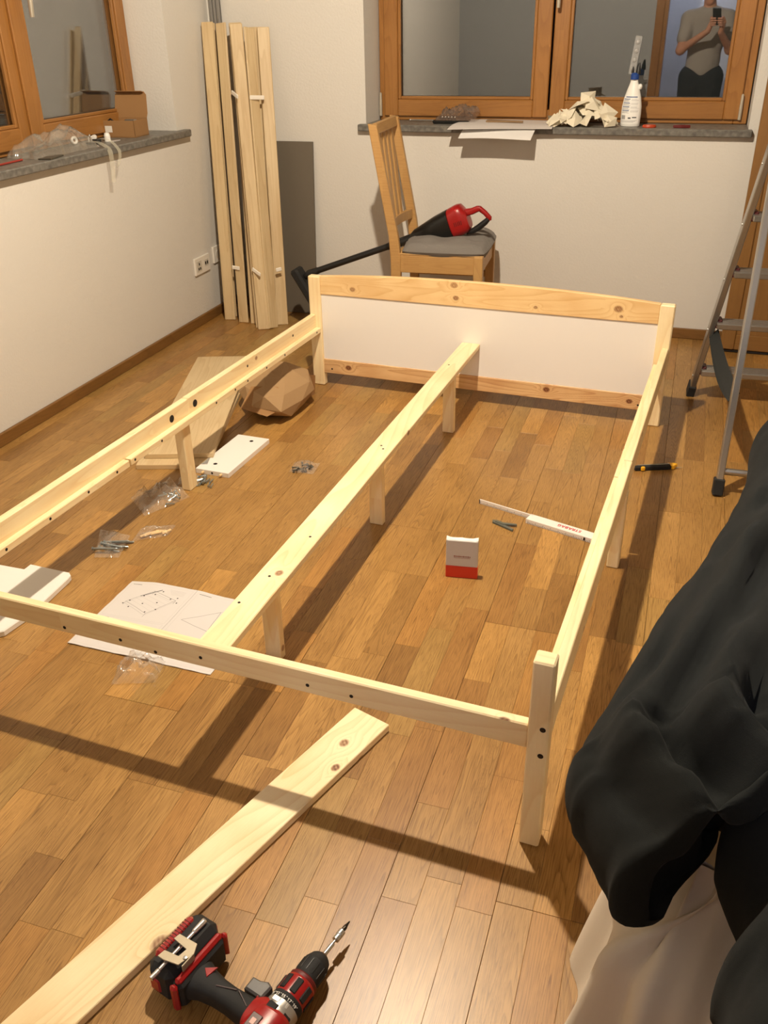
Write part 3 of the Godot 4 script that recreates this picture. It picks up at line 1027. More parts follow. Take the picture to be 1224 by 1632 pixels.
func loft(s: SurfaceTool, rings: Array, power: float, seg := 28) -> void:
	# rings [x, y centre, half height, half width]: superellipses along x
	var g := []
	for r in rings:
		var row := []
		for k in seg:
			var t := TAU * k / seg
			var c := cos(t)
			var d := sin(t)
			row.append(Vector3(r[0], r[1] + signf(c) * pow(absf(c), 2 / power) * r[2], signf(d) * pow(absf(d), 2 / power) * r[3]))
		g.append(row)
	for i in g.size() - 1:
		s.set_smooth_group(1 if rings[i + 1][0] - rings[i][0] > 0.008 else 2)
		for k in seg:
			var k2 := (k + 1) % seg
			smoothquad(s, g[i][k2], g[i + 1][k2], g[i + 1][k], g[i][k])
	s.set_smooth_group(-1)
	poly(s, g[0], Vector3(-1, 0, 0))
	poly(s, g[-1], Vector3(1, 0, 0))
# ------------------------------------------------------------------ right side: ladder and panel
func profile_bar(s: SurfaceTool, a: Vector3, b: Vector3, w: float, d: float, side: Vector3) -> void:
	var y := (b - a).normalized()
	var z := side.cross(y).normalized()
	cbox(s, Vector3(w, (b - a).length(), d), (a + b) / 2, 0.003, Basis(y.cross(z), y, z))

func ladder() -> void:
	var t := thing("step_ladder", "aluminium step ladder standing open at the right edge with black foot caps", "ladder")
	var m := mat("aluminium", Color.WHITE)
	var cap := mat("black_rubber", Color.WHITE)
	var side := Vector3(1, 0, -0.05).normalized()
	var railp := func(h: float, k: int) -> Vector3: return Vector3(2.392 + 0.128 * h if k == 0 else 2.900 - 0.10 * h, h, (0.735 if k == 0 else 0.71) + 0.25 * h)
	var legp := func(h: float, k: int) -> Vector3: return Vector3(2.496 + 0.012 * h if k == 0 else 2.955 - 0.10 * h, h, 1.607 - 0.25 * h)
	var top := 1.58
	for k in 2:
		var s := S()
		profile_bar(s, railp.call(0.015, k), railp.call(top, k), 0.021, 0.052, side)
		obj("step_rail", s, m, t)
		s = S()
		profile_bar(s, railp.call(0.0, k), railp.call(0.05, k), 0.029, 0.060, side)
		obj("foot_cap", s, cap, t)
		s = S()
		profile_bar(s, legp.call(0.015, k), legp.call(top, k), 0.021, 0.034, side)
		obj("support_leg", s, m, t)
		s = S()
		profile_bar(s, legp.call(0.0, k), legp.call(0.052, k), 0.032, 0.043, side)
		obj("foot_cap", s, cap, t)
	for i in 6:
		var h := 0.118 + 0.205 * i
		var a: Vector3 = railp.call(h, 0) + side * 0.011
		var b: Vector3 = railp.call(h, 1) - side * 0.011
		var s := S()
		var x := (b - a).normalized()
		var bs := Basis(x, Vector3.UP, x.cross(Vector3.UP))
		cbox(s, Vector3((b - a).length(), 0.022, 0.082), (a + b) / 2 + Vector3(0, 0, 0.012), 0.003, bs)
		for k in 5:
			cbox(s, Vector3((b - a).length() - 0.04, 0.0025, 0.006), (a + b) / 2 + Vector3(0, 0.0115, -0.018 + 0.015 * k), 0.001, bs)
		var st := obj("step", s, m, t)
		for e in [a, b]:
			s = S()
			cbox(s, Vector3(0.026, 0.034, 0.05), e + (x * 0.006 if e == a else -x * 0.006) + Vector3(0, 0.002, 0.0), 0.004, bs)
			obj("step_bracket", s, mat("bracket_red", c8(74, 20, 22), 0.5), st)
		s = S()
		var d0: Vector3 = railp.call(h - 0.03, 0) - side * 0.011
		lathe(s, [[0.0045, 0.0], [0.004, 0.002], [0.0, 0.003]], d0, frame_to(-side), 10)
		obj("rivet", s, mat("steel", Color.WHITE), st)
	var s2 := S()
	cbox(s2, Vector3(0.30, 0.03, 0.22), railp.call(top + 0.01, 0) * 0.5 + railp.call(top + 0.01, 1) * 0.5 + Vector3(-0.01, 0.0, 0.06), 0.006)
	obj("top_platform", s2, cap, t)
	s2 = S()
	tube(s2, [legp.call(0.075, 0), legp.call(0.075, 1)], 0.011, 10)
	obj("cross_bar", s2, m, t)
	# black safety strap between step rail and support leg
	s2 = S()
	var a0: Vector3 = railp.call(0.285, 0) + Vector3(0.012, 0, 0.01)
	var b0: Vector3 = legp.call(0.300, 0) + Vector3(0.0, 0, -0.01)
	sheet(s2, func(u: float, v: float) -> Vector3: return a0.lerp(b0, u) + Vector3(0.030 * (v - 0.5), -0.016 * sin(PI * u) + 0.030 * (v - 0.5), 0.0), 18, 1, 0.0)
	sheet(s2, func(u: float, v: float) -> Vector3: return a0.lerp(b0, 1.0 - u) + Vector3(0.001 + 0.030 * (v - 0.5), -0.002 - 0.040 * sin(PI * u) + 0.030 * (v - 0.5), 0.0), 18, 1, 0.0)
	obj("safety_strap", s2, mat("strap_black", c8(24, 28, 28), 0.8), t)

func leaning_panel() -> void:
	var t := thing("tall_board", "tall brown wooden panel with a framed edge against the back wall behind the ladder", "panel")
	t.transform = lean(Vector3(2.88, 0.0, 0.158), Vector3(2.90, 2.02, 0.045), Vector3(1, 0, 0))
	var m := mat("panel_wood", Color.WHITE)
	obj("panel_board", blk(-0.315, 0.375, 0.08, 1.94, -0.012, 0.006, 0.001), m, t)
	obj("stile", blk(-0.375, -0.315, 0.012, 2.02, -0.02, 0.014, 0.004), m, t)
	obj("stile", blk(0.375, 0.435, 0.012, 2.02, -0.02, 0.014, 0.004), m, t)
	obj("cross_rail", blk(-0.315, 0.375, 0.012, 0.08, -0.02, 0.010, 0.003), m, t)
	obj("cross_rail", blk(-0.315, 0.375, 1.94, 2.02, -0.02, 0.014, 0.004), m, t)
	obj("gap_shade", blk(-0.37, 0.43, 0.0, 0.012, -0.012, 0.004), mat("black_hole", Color.BLACK), t)  # black strip painted in for the shaded gap under the panel

# ------------------------------------------------------------------ boards lying on the floor
func floor_boards() -> void:
	var s := S()
	var d := Vector3(-0.318, 0, 0.948).normalized()
	cbox(s, Vector3(1.30, 0.018, 0.095), Vector3(0.65, 0.009, 0), 0.0015, Basis(), Vector2(0.65, 0.06))
	var x := d
	var z := x.cross(Vector3.UP)
	var o := obj("pine_plank", s, mat("pine_plank", Color.WHITE), null, Transform3D(Basis(x, Vector3.UP, z), Vector3(1.823, 0, 2.939) - z * 0.0475 * signf(z.x)))
	tag(o, "long loose pine plank on the floor in front of the bed beside the drill", "plank")
	# white drilled board by the left leg
	var t := thing("drilled_board", "small white drilled board with two dowels, flat on the floor beside the left bed leg", "board", Vector3(0.876, 0, 1.787), -0.05)
	s = S()
	cbox(s, Vector3(0.128, 0.018, 0.298), Vector3(0, 0.009, 0), 0.001)
	var bd := obj("board", s, mat("white_board", Color.WHITE), t)
	for q in [[-0.016, 0.098], [0.012, -0.110]]:
		dot_hole(bd, Vector3(q[0], 0.018, q[1]), Vector3.UP, 0.0075, "drilled_hole")
	dot_hole(bd, Vector3(0.0, 0.009, 0.149), Vector3(0, 0, 1), 0.004, "drilled_hole")
	for q in [-0.034, 0.036]:
		s = S()
		lathe(s, [[0.004, 0.0], [0.004, 0.010], [0.003, 0.012], [0.0, 0.012]], Vector3(q, 0.009, 0.149), frame_to(Vector3(0, 0, 1)), 10)
		obj("dowel", s, mat("dowel_wood", c8(222, 190, 140), 0.7), t)
	# white notched board at the left edge
	s = S()
	var o2 := PackedVector2Array([Vector2(0.12, -2.64), Vector2(0.651, -2.640), Vector2(0.652, -2.613), Vector2(0.785, -2.619), Vector2(0.797, -2.63), Vector2(0.800, -2.645), Vector2(0.806, -2.80), Vector2(0.790, -2.90), Vector2(0.772, -2.915), Vector2(0.12, -3.02)])
	prism(s, o2, 0.0, 0.018, Transform3D(Basis(Vector3.RIGHT, -PI / 2), Vector3.ZERO), 0.0025)
	tag(obj("notched_board", s, mat("white_board", Color.WHITE), null), "white board with a notched end at the left edge under the foot rail", "board")
	# two pale boards under the left rail
	var m := mat("slat_wood", Color.WHITE)
	for q in [["lower of two pale wooden boards stacked under the left bed rail", Vector3(0.712, 0, 1.932), Vector3(-0.30, 0, -1.0), 0.0, 0.25, 1.12], ["upper of two pale wooden boards stacked under the left bed rail", Vector3(0.712, 0.0185, 1.880), Vector3(-0.31, 0, -0.95), 0.0, 0.24, 1.02]]:
		var dir: Vector3 = q[2].normalized()
		s = S()
		cbox(s, Vector3(q[5], 0.018, q[4]), Vector3(q[5] / 2, 0.009, 0), 0.0015, Basis(), Vector2(rng.randf(), rng.randf() * 0.2))
		var zz: Vector3 = dir.cross(Vector3.UP)
		tag(obj("pale_board", s, m, null, Transform3D(Basis(dir, Vector3.UP, zz), q[1])), q[0], "board", "two stacked pale boards")
	# crumpled brown cardboard
	t = thing("crumpled_cardboard", "crumpled brown cardboard box on the floor under the left bed rail", "cardboard", Vector3(0.815, 0, 1.27), 0.35)
	s = S()
	var cr := RandomNumberGenerator.new()
	cr.seed = 12
	var rows := []
	for i in 5:
		var el: float = [-1.2, -0.62, -0.05, 0.55, 1.15][i]
		var row := []
		for k in 8:
			var aa := TAU * k / 8 + 0.35 * i + cr.randf_range(-0.2, 0.2)
			var rr: float = cos(el) * cr.randf_range(0.88, 1.1)
			row.append(Vector3(cos(aa) * rr * 0.150, maxf(0.0, 0.066 + sin(el) * 0.078 * cr.randf_range(0.9, 1.12)), sin(aa) * rr * 0.255))
		rows.append(row)
	var cc := Vector3(0, 0.07, 0)
	for i in 4:
		for k in 8:
			var k2 := (k + 1) % 8
			poly(s, [rows[i][k], rows[i][k2], rows[i + 1][k]], rows[i][k] + rows[i + 1][k] - cc * 2)
			poly(s, [rows[i][k2], rows[i + 1][k2], rows[i + 1][k]], rows[i][k2] + rows[i + 1][k2] - cc * 2)
	poly(s, rows[4], Vector3.UP)
	poly(s, rows[0], Vector3.DOWN)
	obj("crushed_box", s, mat("cardboard_dull", c8(160, 130, 92), 0.85), t)
	s = S()
	poly(s, [Vector3(-0.125, 0.060, 0.195), Vector3(-0.02, 0.045, 0.250), Vector3(0.05, 0.070, 0.215), Vector3(0.02, 0.125, 0.150), Vector3(-0.085, 0.122, 0.130)], Vector3(0, 0.5, 1))
	obj("torn_flap", s, mat("cardboard", Color.WHITE), t)
	s = S()
	poly(s, [Vector3(0.105, 0.0, 0.0), Vector3(0.145, 0.0, -0.09), Vector3(0.150, 0.075, -0.10), Vector3(0.118, 0.11, -0.02)], Vector3(1, 0, 0.4))
	poly(s, [Vector3(0.107, 0.0, 0.002), Vector3(0.147, 0.0, -0.088), Vector3(0.152, 0.075, -0.098), Vector3(0.120, 0.11, -0.018)], Vector3(1, 0, 0.4))
	obj("raised_flap", s, mat("cardboard", Color.WHITE), t)

# ------------------------------------------------------------------ small things on the floor
func draw_line(im: Image, a: Vector2, b: Vector2, col: Color, w := 1) -> void:
	var n := int(maxf(absf(a.x - b.x), absf(a.y - b.y))) + 1
	for i in n + 1:
		var p := a.lerp(b, float(i) / n)
		im.fill_rect(Rect2i(int(p.x), int(p.y), w, w), col)

func instruction_print() -> ImageTexture:
	var im := Image.create(840, 600, false, Image.FORMAT_RGB8)
	im.fill(c8(236, 234, 233))
	var g := c8(150, 148, 150)
	var dk := c8(40, 40, 42)
	# page frames and the fold
	for r in [[18, 18, 402, 322], [18, 334, 402, 582], [438, 18, 822, 582]]:
		for k in 2:
			draw_line(im, Vector2(r[0], r[1 + 2 * k]), Vector2(r[2], r[1 + 2 * k]), c8(205, 203, 204))
			draw_line(im, Vector2(r[2 * k], r[1]), Vector2(r[2 * k], r[3]), c8(205, 203, 204))
	draw_line(im, Vector2(419, 0), Vector2(419, 600), c8(170, 168, 168), 2)
	# exploded bed drawing with part markers
	var bedp := [Vector2(80, 190), Vector2(190, 70), Vector2(350, 120), Vector2(250, 265)]
	for i in 4:
		draw_line(im, bedp[i], bedp[(i + 1) % 4], g, 2)
		draw_line(im, bedp[i] + Vector2(0, 16), bedp[(i + 1) % 4] + Vector2(0, 16), g)
		draw_line(im, bedp[i], bedp[i] + Vector2(0, 30), g, 2)
	for k in 6:
		draw_line(im, bedp[0].lerp(bedp[1], k / 6.0), bedp[3].lerp(bedp[2], k / 6.0), c8(198, 196, 198))
	draw_line(im, Vector2(135, 128), Vector2(225, 52), dk, 4)
	for p in [[70, 205], [120, 230], [150, 120], [95, 175], [235, 60], [310, 110], [345, 95], [362, 135], [280, 215], [235, 250], [180, 185], [255, 160], [205, 95]]:
		im.fill_rect(Rect2i(p[0], p[1], 8, 8), dk)
	for k in 5:
		draw_line(im, Vector2(270 + 6 * k, 40 + 9 * k), Vector2(370, 40 + 9 * k), c8(180, 178, 180))
	draw_line(im, Vector2(28, 28), Vector2(80, 28), dk, 3)
	draw_line(im, Vector2(28, 344), Vector2(74, 344), dk, 3)
	draw_line(im, Vector2(448, 28), Vector2(520, 28), dk, 3)
	# lower left: a rail drawing
	for k in 3:
		draw_line(im, Vector2(60, 430 + 24 * k), Vector2(350, 380 + 24 * k), g, 2)
	for p in [[90, 470], [150, 460], [300, 430]]:
		draw_line(im, Vector2(p[0], p[1]), Vector2(p[0] + 12, p[1] - 20), dk, 3)
	# right page: leg drawings
	draw_line(im, Vector2(470, 260), Vector2(640, 130), g, 2)
	draw_line(im, Vector2(470, 260), Vector2(650, 300), g, 2)
	draw_line(im, Vector2(640, 130), Vector2(650, 300), g, 2)
	draw_line(im, Vector2(640, 130), Vector2(800, 60), g)
	for k in 8:
		draw_line(im, Vector2(670 + 10 * k, 190 - 8 * k), Vector2(690 + 10 * k, 220 - 8 * k), c8(175, 173, 175))
	draw_line(im, Vector2(460, 400), Vector2(800, 400), c8(205, 203, 204))
	draw_line(im, Vector2(470, 540), Vector2(560, 540), dk, 3)
	for k in 4:
		draw_line(im, Vector2(500 + 60 * k, 430), Vector2(480 + 60 * k, 520), g, 2)
	return ImageTexture.create_from_image(im)

func bag_film(called: String, label: String, corners: Array, lift: float, sd: int, group: String, alpha := 0.11) -> MeshInstance3D:
	# clear bag: two wrinkled sheets welded along the rim; corners run round, at floor level
	var n := noise(sd, 1.0, 2)
	var base: Vector3 = corners[0]
	var f := func(u: float, v: float) -> Vector3:
		var p: Vector3 = corners[0].lerp(corners[1], u).lerp(corners[3].lerp(corners[2], u), v)
		var e: float = pow(16.0 * u * (1 - u) * v * (1 - v), 0.4)
		var w := n.get_noise_2d(u * 2.0, v * 2.0)
		var c := absf(n.get_noise_2d(u * 3.0 + 20, v * 2.6))
		return p + Vector3(0.012 * w * e, lift * e * (0.75 + 0.9 * w - 0.7 * c), 0.012 * n.get_noise_2d(u * 3, v * 3 + 9) * e)
	var s := S()
	sheet(s, func(u: float, v: float) -> Vector3: return f.call(u, v) - base + Vector3(0, 0.003, 0), 14, 14)
	var o := obj(called, s, clear_plastic("bag_film", alpha, Color(0.95, 0.93, 0.9)), null, Transform3D(Basis(), base))
	tag(o, label, "plastic bag", group)
	return o

func screw_mesh(len: float, r: float) -> Mesh:
	var s := S()
	lathe(s, [[0.0, 0.0], [r * 0.5, 0.001], [r, 0.004], [r, len - 0.004], [r * 1.9, len - 0.0025], [r * 1.9, len], [0.0, len]], Vector3(0, -len / 2, 0), Basis(), 8)
	s.generate_normals()
	var me := s.commit()
	me.surface_set_material(0, mat("zinc", Color.WHITE))
	return me

func loose(called: String, mesh: Mesh, label: String, category: String, group: String, xf: Transform3D) -> void:
	var o := MeshInstance3D.new()
	o.mesh = mesh
	o.name = numbered(called)
	o.transform = xf
	add_child(o, true)
	tag(o, label, category, group)

func lying(at: Vector3, ang: float, tilt := 0.0) -> Transform3D:
	return Transform3D(Basis(Vector3.UP, ang) * Basis(Vector3(0, 0, 1), PI / 2 + tilt), at)

func floor_bits() -> void:
	# folding rule
	var a := Vector3(1.950, 0, 1.942)
	var x := Vector3(0.211, 0, 0.067).normalized()
	var t := thing("folding_rule", "white folding rule with red lettering, half opened on the floor by the right rail", "ruler")
	t.transform = Transform3D(Basis(x, Vector3.UP, x.cross(Vector3.UP)), a)
	var wm := mat("rule_white", c8(236, 230, 222), 0.45)
	var gray := mat("rule_marks", c8(90, 86, 80), 0.7)
	obj("folded_bundle", blk(0.0, 0.222, 0.0, 0.016, -0.016, 0.020, 0.001), wm, t)
	var seg := obj("open_segment", blk(-0.178, 0.012, 0.0, 0.016, -0.013, -0.0095, 0.0008), wm, t)
	var s := S()
	for k in 36:
		var h := 0.008 if k % 5 == 0 else 0.005
		cbox(s, Vector3(0.0012, h, 0.0004), Vector3(-0.174 + 0.0048 * k, 0.0 + h / 2 + 0.001, -0.0094))
	obj("graduation", s, gray, seg)
	s = S()
	for k in 42:
		var h := 0.008 if k % 5 == 0 else 0.005
		cbox(s, Vector3(0.0012, h, 0.0004), Vector3(0.008 + 0.005 * k, h / 2 + 0.001, 0.0202))
	obj("graduation", s, gray, t)
	s = S()
	cbox(s, Vector3(0.006, 0.010, 0.006), Vector3(0.192, 0.008, 0.0185), 0.001)
	cbox(s, Vector3(0.020, 0.004, 0.005), Vector3(0.228, 0.012, 0.010), 0.001)
	cbox(s, Vector3(0.003, 0.014, 0.005), Vector3(-0.178, 0.008, -0.011), 0.0005)
	obj("metal_hinge", s, mat("dark_steel", c8(60, 50, 42), 0.4, 0.7), t)
	words("STRABAG", 0.0125, 0.0005, mat("rule_red", c8(190, 40, 50), 0.6), t, Transform3D(Basis(Vector3(-1, 0, 0), Vector3(0, 0, 1), Vector3(0, 1, 0)), Vector3(0.135, 0.0163, 0.001)))
	# grey forked clip
	t = thing("forked_clip", "small grey forked clip lying beside the open folding rule", "clip", Vector3(1.882, 0, 1.995))
	var gm := mat("clip_grey", c8(92, 94, 84), 0.5)
	var o := PackedVector2Array([Vector2(-0.036, 0.016), Vector2(-0.022, 0.018), Vector2(-0.005, 0.004), Vector2(0.036, -0.022), Vector2(0.034, -0.030), Vector2(-0.012, -0.006), Vector2(-0.034, 0.004)])
	s = S()
	prism(s, o, 0.0, 0.007, Transform3D(Basis(Vector3.RIGHT, -PI / 2), Vector3.ZERO), 0.001)
	obj("fork_arm", s, gm, t)
	o = PackedVector2Array([Vector2(-0.026, 0.004), Vector2(-0.022, 0.014), Vector2(0.0, 0.004), Vector2(0.040, 0.006), Vector2(0.042, 0.0), Vector2(0.0, -0.006)])
	s = S()
	prism(s, o, 0.004, 0.010, Transform3D(Basis(Vector3.RIGHT, -PI / 2), Vector3.ZERO), 0.001)
	obj("fork_arm", s, gm, t)
	# small white and red box
	t = thing("screw_box", "small white cardboard box with a red lower band standing on the floor", "box", Vector3(1.829, 0, 2.311), 0.13)
	obj("carton", blk(-0.0435, 0.0435, 0.037, 0.118, -0.020, 0.0, 0.0015), mat("carton_shaded", c8(202, 199, 195), 0.5), t)  # white card greyed, the shade on the front is put into its colour
	obj("red_band", blk(-0.0436, 0.0436, 0.0, 0.037, -0.0201, 0.0001, 0.0012), mat("carton_red", c8(205, 52, 24), 0.5), t)
	s = S()
	sheet(s, func(u: float, v: float) -> Vector3: return Vector3(0.043 - 0.086 * u, 0.118 + 0.006 * sin(PI * v) - 0.003 * sin(PI * u) + 0.002 * cos(u * 12), -0.001 - 0.018 * v), 10, 6, 0.001)
	obj("top_flap", s, mat("carton_lid", c8(240, 238, 234), 0.5), t)
	s = S()
	for k in 11:
		cbox(s, Vector3(0.0028, 0.0032 if k % 3 else 0.0045, 0.0004), Vector3(-0.020 + 0.0042 * k, 0.069, 0.0003))
	cbox(s, Vector3(0.045, 0.0008, 0.0004), Vector3(0.001, 0.064, 0.0003))
	obj("print", s, mat("print_red", c8(150, 90, 70), 0.6), t)
	# utility knife
	var kx := Vector3(0.137, 0, -0.054).normalized()
	t = thing("utility_knife", "black and yellow utility knife on the floor right of the bed", "knife")
	t.transform = Transform3D(Basis(kx, Vector3.UP, kx.cross(Vector3.UP)), Vector3(2.298, 0.0, 1.478))
	o = PackedVector2Array([Vector2(-0.072, 0.006), Vector2(-0.045, 0.013), Vector2(0.03, 0.017), Vector2(0.058, 0.014), Vector2(0.060, -0.006), Vector2(0.04, -0.009), Vector2(-0.02, -0.007), Vector2(-0.07, -0.007)])
	s = S()
	prism(s, o, 0.0, 0.016, Transform3D(Basis(Vector3.RIGHT, -PI / 2), Vector3.ZERO), 0.003)
	obj("handle", s, mat("black_rubber", Color.WHITE), t)
	s = S()
	cbox(s, Vector3(0.11, 0.003, 0.005), Vector3(-0.004, 0.0165, -0.006), 0.001)
	obj("blade_channel", s, mat("channel_grey", c8(150, 145, 130), 0.4, 0.5), t)
	s = S()
	o = PackedVector2Array([Vector2(0.050, 0.014), Vector2(0.066, 0.011), Vector2(0.076, 0.003), Vector2(0.060, -0.010), Vector2(0.050, -0.006)])
	prism(s, o, 0.001, 0.018, Transform3D(Basis(Vector3.RIGHT, -PI / 2), Vector3.ZERO), 0.002)
	cbox(s, Vector3(0.014, 0.015, 0.010), Vector3(-0.045, 0.0095, 0.008), 0.003)
	obj("yellow_trim", s, mat("knife_yellow", c8(235, 175, 30), 0.4), t)
	s = S()
	o = PackedVector2Array([Vector2(0.070, 0.001), Vector2(0.094, -0.006), Vector2(0.070, -0.006)])
	prism(s, o, 0.006, 0.0068, Transform3D(Basis(Vector3.RIGHT, -PI / 2), Vector3.ZERO))
	obj("blade", s, mat("steel", Color.WHITE), t)
	# assembly instructions, an open double page
	s = S()
	var n := noise(3, 1.0, 2)
	sheet(s, func(u: float, v: float) -> Vector3:
		var fold := exp(-pow((u - 0.5) * 9, 2)) * 0.004
		return Vector3(0.964 + 0.402 * u - 0.004 * v, 0.0022 + fold + 0.006 * pow(1 - v, 3) * maxf(0, sin(u * 7.0)) + 0.0025 * absf(n.get_noise_2d(u * 3, v * 3)), 2.588 + 0.29 * v + 0.008 * u - 0.010 * sin(PI * u) * (1 - v)), 30, 16, 0.0015)
	var pm := mat("instruction_print", c8(226, 224, 224), 0.8)
	pm.albedo_texture = instruction_print()
	tag(obj("instruction_sheet", s, pm), "open assembly instruction booklet with line drawings under the foot rail", "booklet")
	# clear bags with fittings
	bag_film("plastic_bag", "clear bag of long bolts nearest the left edge of the floor", [Vector3(0.714, 0, 2.366), Vector3(0.822, 0, 2.372), Vector3(0.860, 0, 2.492), Vector3(0.790, 0, 2.512)], 0.026, 31, "clear bags of bed fittings on the floor")
	bag_film("plastic_bag", "flat clear bag of wooden dowels right of the bolt bag", [Vector3(0.831, 0, 2.325), Vector3(0.925, 0, 2.279), Vector3(0.932, 0, 2.344), Vector3(0.846, 0, 2.402)], 0.018, 32, "clear bags of bed fittings on the floor")
	bag_film("plastic_bag", "large crumpled clear bag in front of the left bed leg", [Vector3(0.690, 0, 2.160), Vector3(0.775, 0, 2.03), Vector3(0.875, 0, 2.10), Vector3(0.800, 0, 2.255)], 0.055, 33, "clear bags of bed fittings on the floor")
	bag_film("plastic_bag", "small clear bag of dark screws alone on the floor left of the centre beam", [Vector3(1.100, 0, 1.766), Vector3(1.190, 0, 1.750), Vector3(1.198, 0, 1.838), Vector3(1.112, 0, 1.842)], 0.020, 34, "clear bags of bed fittings on the floor")
	bag_film("plastic_bag", "empty crumpled clear bag in front of the instruction booklet", [Vector3(1.130, 0, 2.880), Vector3(1.235, 0, 2.872), Vector3(1.252, 0, 2.950), Vector3(1.155, 0, 2.985)], 0.050, 35, "clear bags of bed fittings on the floor")
	bag_film("plastic_bag", "half hidden clear bag behind the left bed leg", [Vector3(0.770, 0, 1.985), Vector3(0.850, 0, 1.95), Vector3(0.865, 0, 2.00), Vector3(0.795, 0, 2.04)], 0.014, 36, "clear bags of bed fittings on the floor")
	var bolt := screw_mesh(0.075, 0.0028)
	for i in 9:
		loose("bolt", bolt, "long shiny zinc bolt lying inside the clear bag at the left", "bolt", "bolts in the clear bag", lying(Vector3(0.814 + rng.randf_range(-0.012, 0.012), 0.005 + 0.0055 * (i % 3), 2.448 + 0.0075 * (i - 4)), 0.15 + rng.randf_range(-0.25, 0.25)))
	var dow := S()
	lathe(dow, [[0.0, -0.016], [0.003, -0.016], [0.004, -0.014], [0.004, 0.014], [0.003, 0.016], [0.0, 0.016]], Vector3.ZERO, Basis(), 10)
	dow.generate_normals()
	var dm := dow.commit()
	dm.surface_set_material(0, mat("dowel_wood", c8(222, 190, 140), 0.7))
	for i in 7:
		loose("wooden_dowel", dm, "short pale wooden dowel inside the flat clear bag", "dowel", "dowels in the flat clear bag", lying(Vector3(0.865 + 0.009 * i, 0.005, 2.350 - 0.004 * i + rng.randf_range(-0.012, 0.014)), 0.5 + rng.randf_range(-0.7, 0.7)))
	var scr := screw_mesh(0.032, 0.0022)
	for i in 10:
		loose("screw", scr, "small zinc screw inside the large crumpled clear bag", "screw", "screws in the large clear bag", lying(Vector3(0.815 + rng.randf_range(-0.025, 0.03), 0.004 + rng.randf() * 0.016, 2.145 + rng.randf_range(-0.04, 0.03)), rng.randf() * TAU, rng.randf_range(-0.3, 0.3)))
	for i in 16:
		loose("screw", scr, "loose zinc screw in the small pile at the foot of the left bed leg", "screw", "screws piled by the left bed leg", lying(Vector3(0.872 + rng.randf_range(-0.03, 0.034), 0.004 + 0.004 * (i % 3), 1.985 + rng.randf_range(-0.022, 0.024)), 1.3 + rng.randf_range(-0.6, 0.6), rng.randf_range(-0.2, 0.2)))
	var dsc := screw_mesh(0.024, 0.0022)
	dsc.surface_set_material(0, mat("dull_steel", c8(105, 100, 90), 0.45, 0.8))
	for i in 16:
		loose("screw", dsc, "small dark screw inside the small clear bag left of the centre beam", "screw", "screws in the small clear bag", lying(Vector3(1.150 + rng.randf_range(-0.026, 0.026), 0.004 + 0.0045 * (i % 3), 1.812 + rng.randf_range(-0.026, 0.024)), rng.randf() * TAU, rng.randf_range(-0.3, 0.3)))

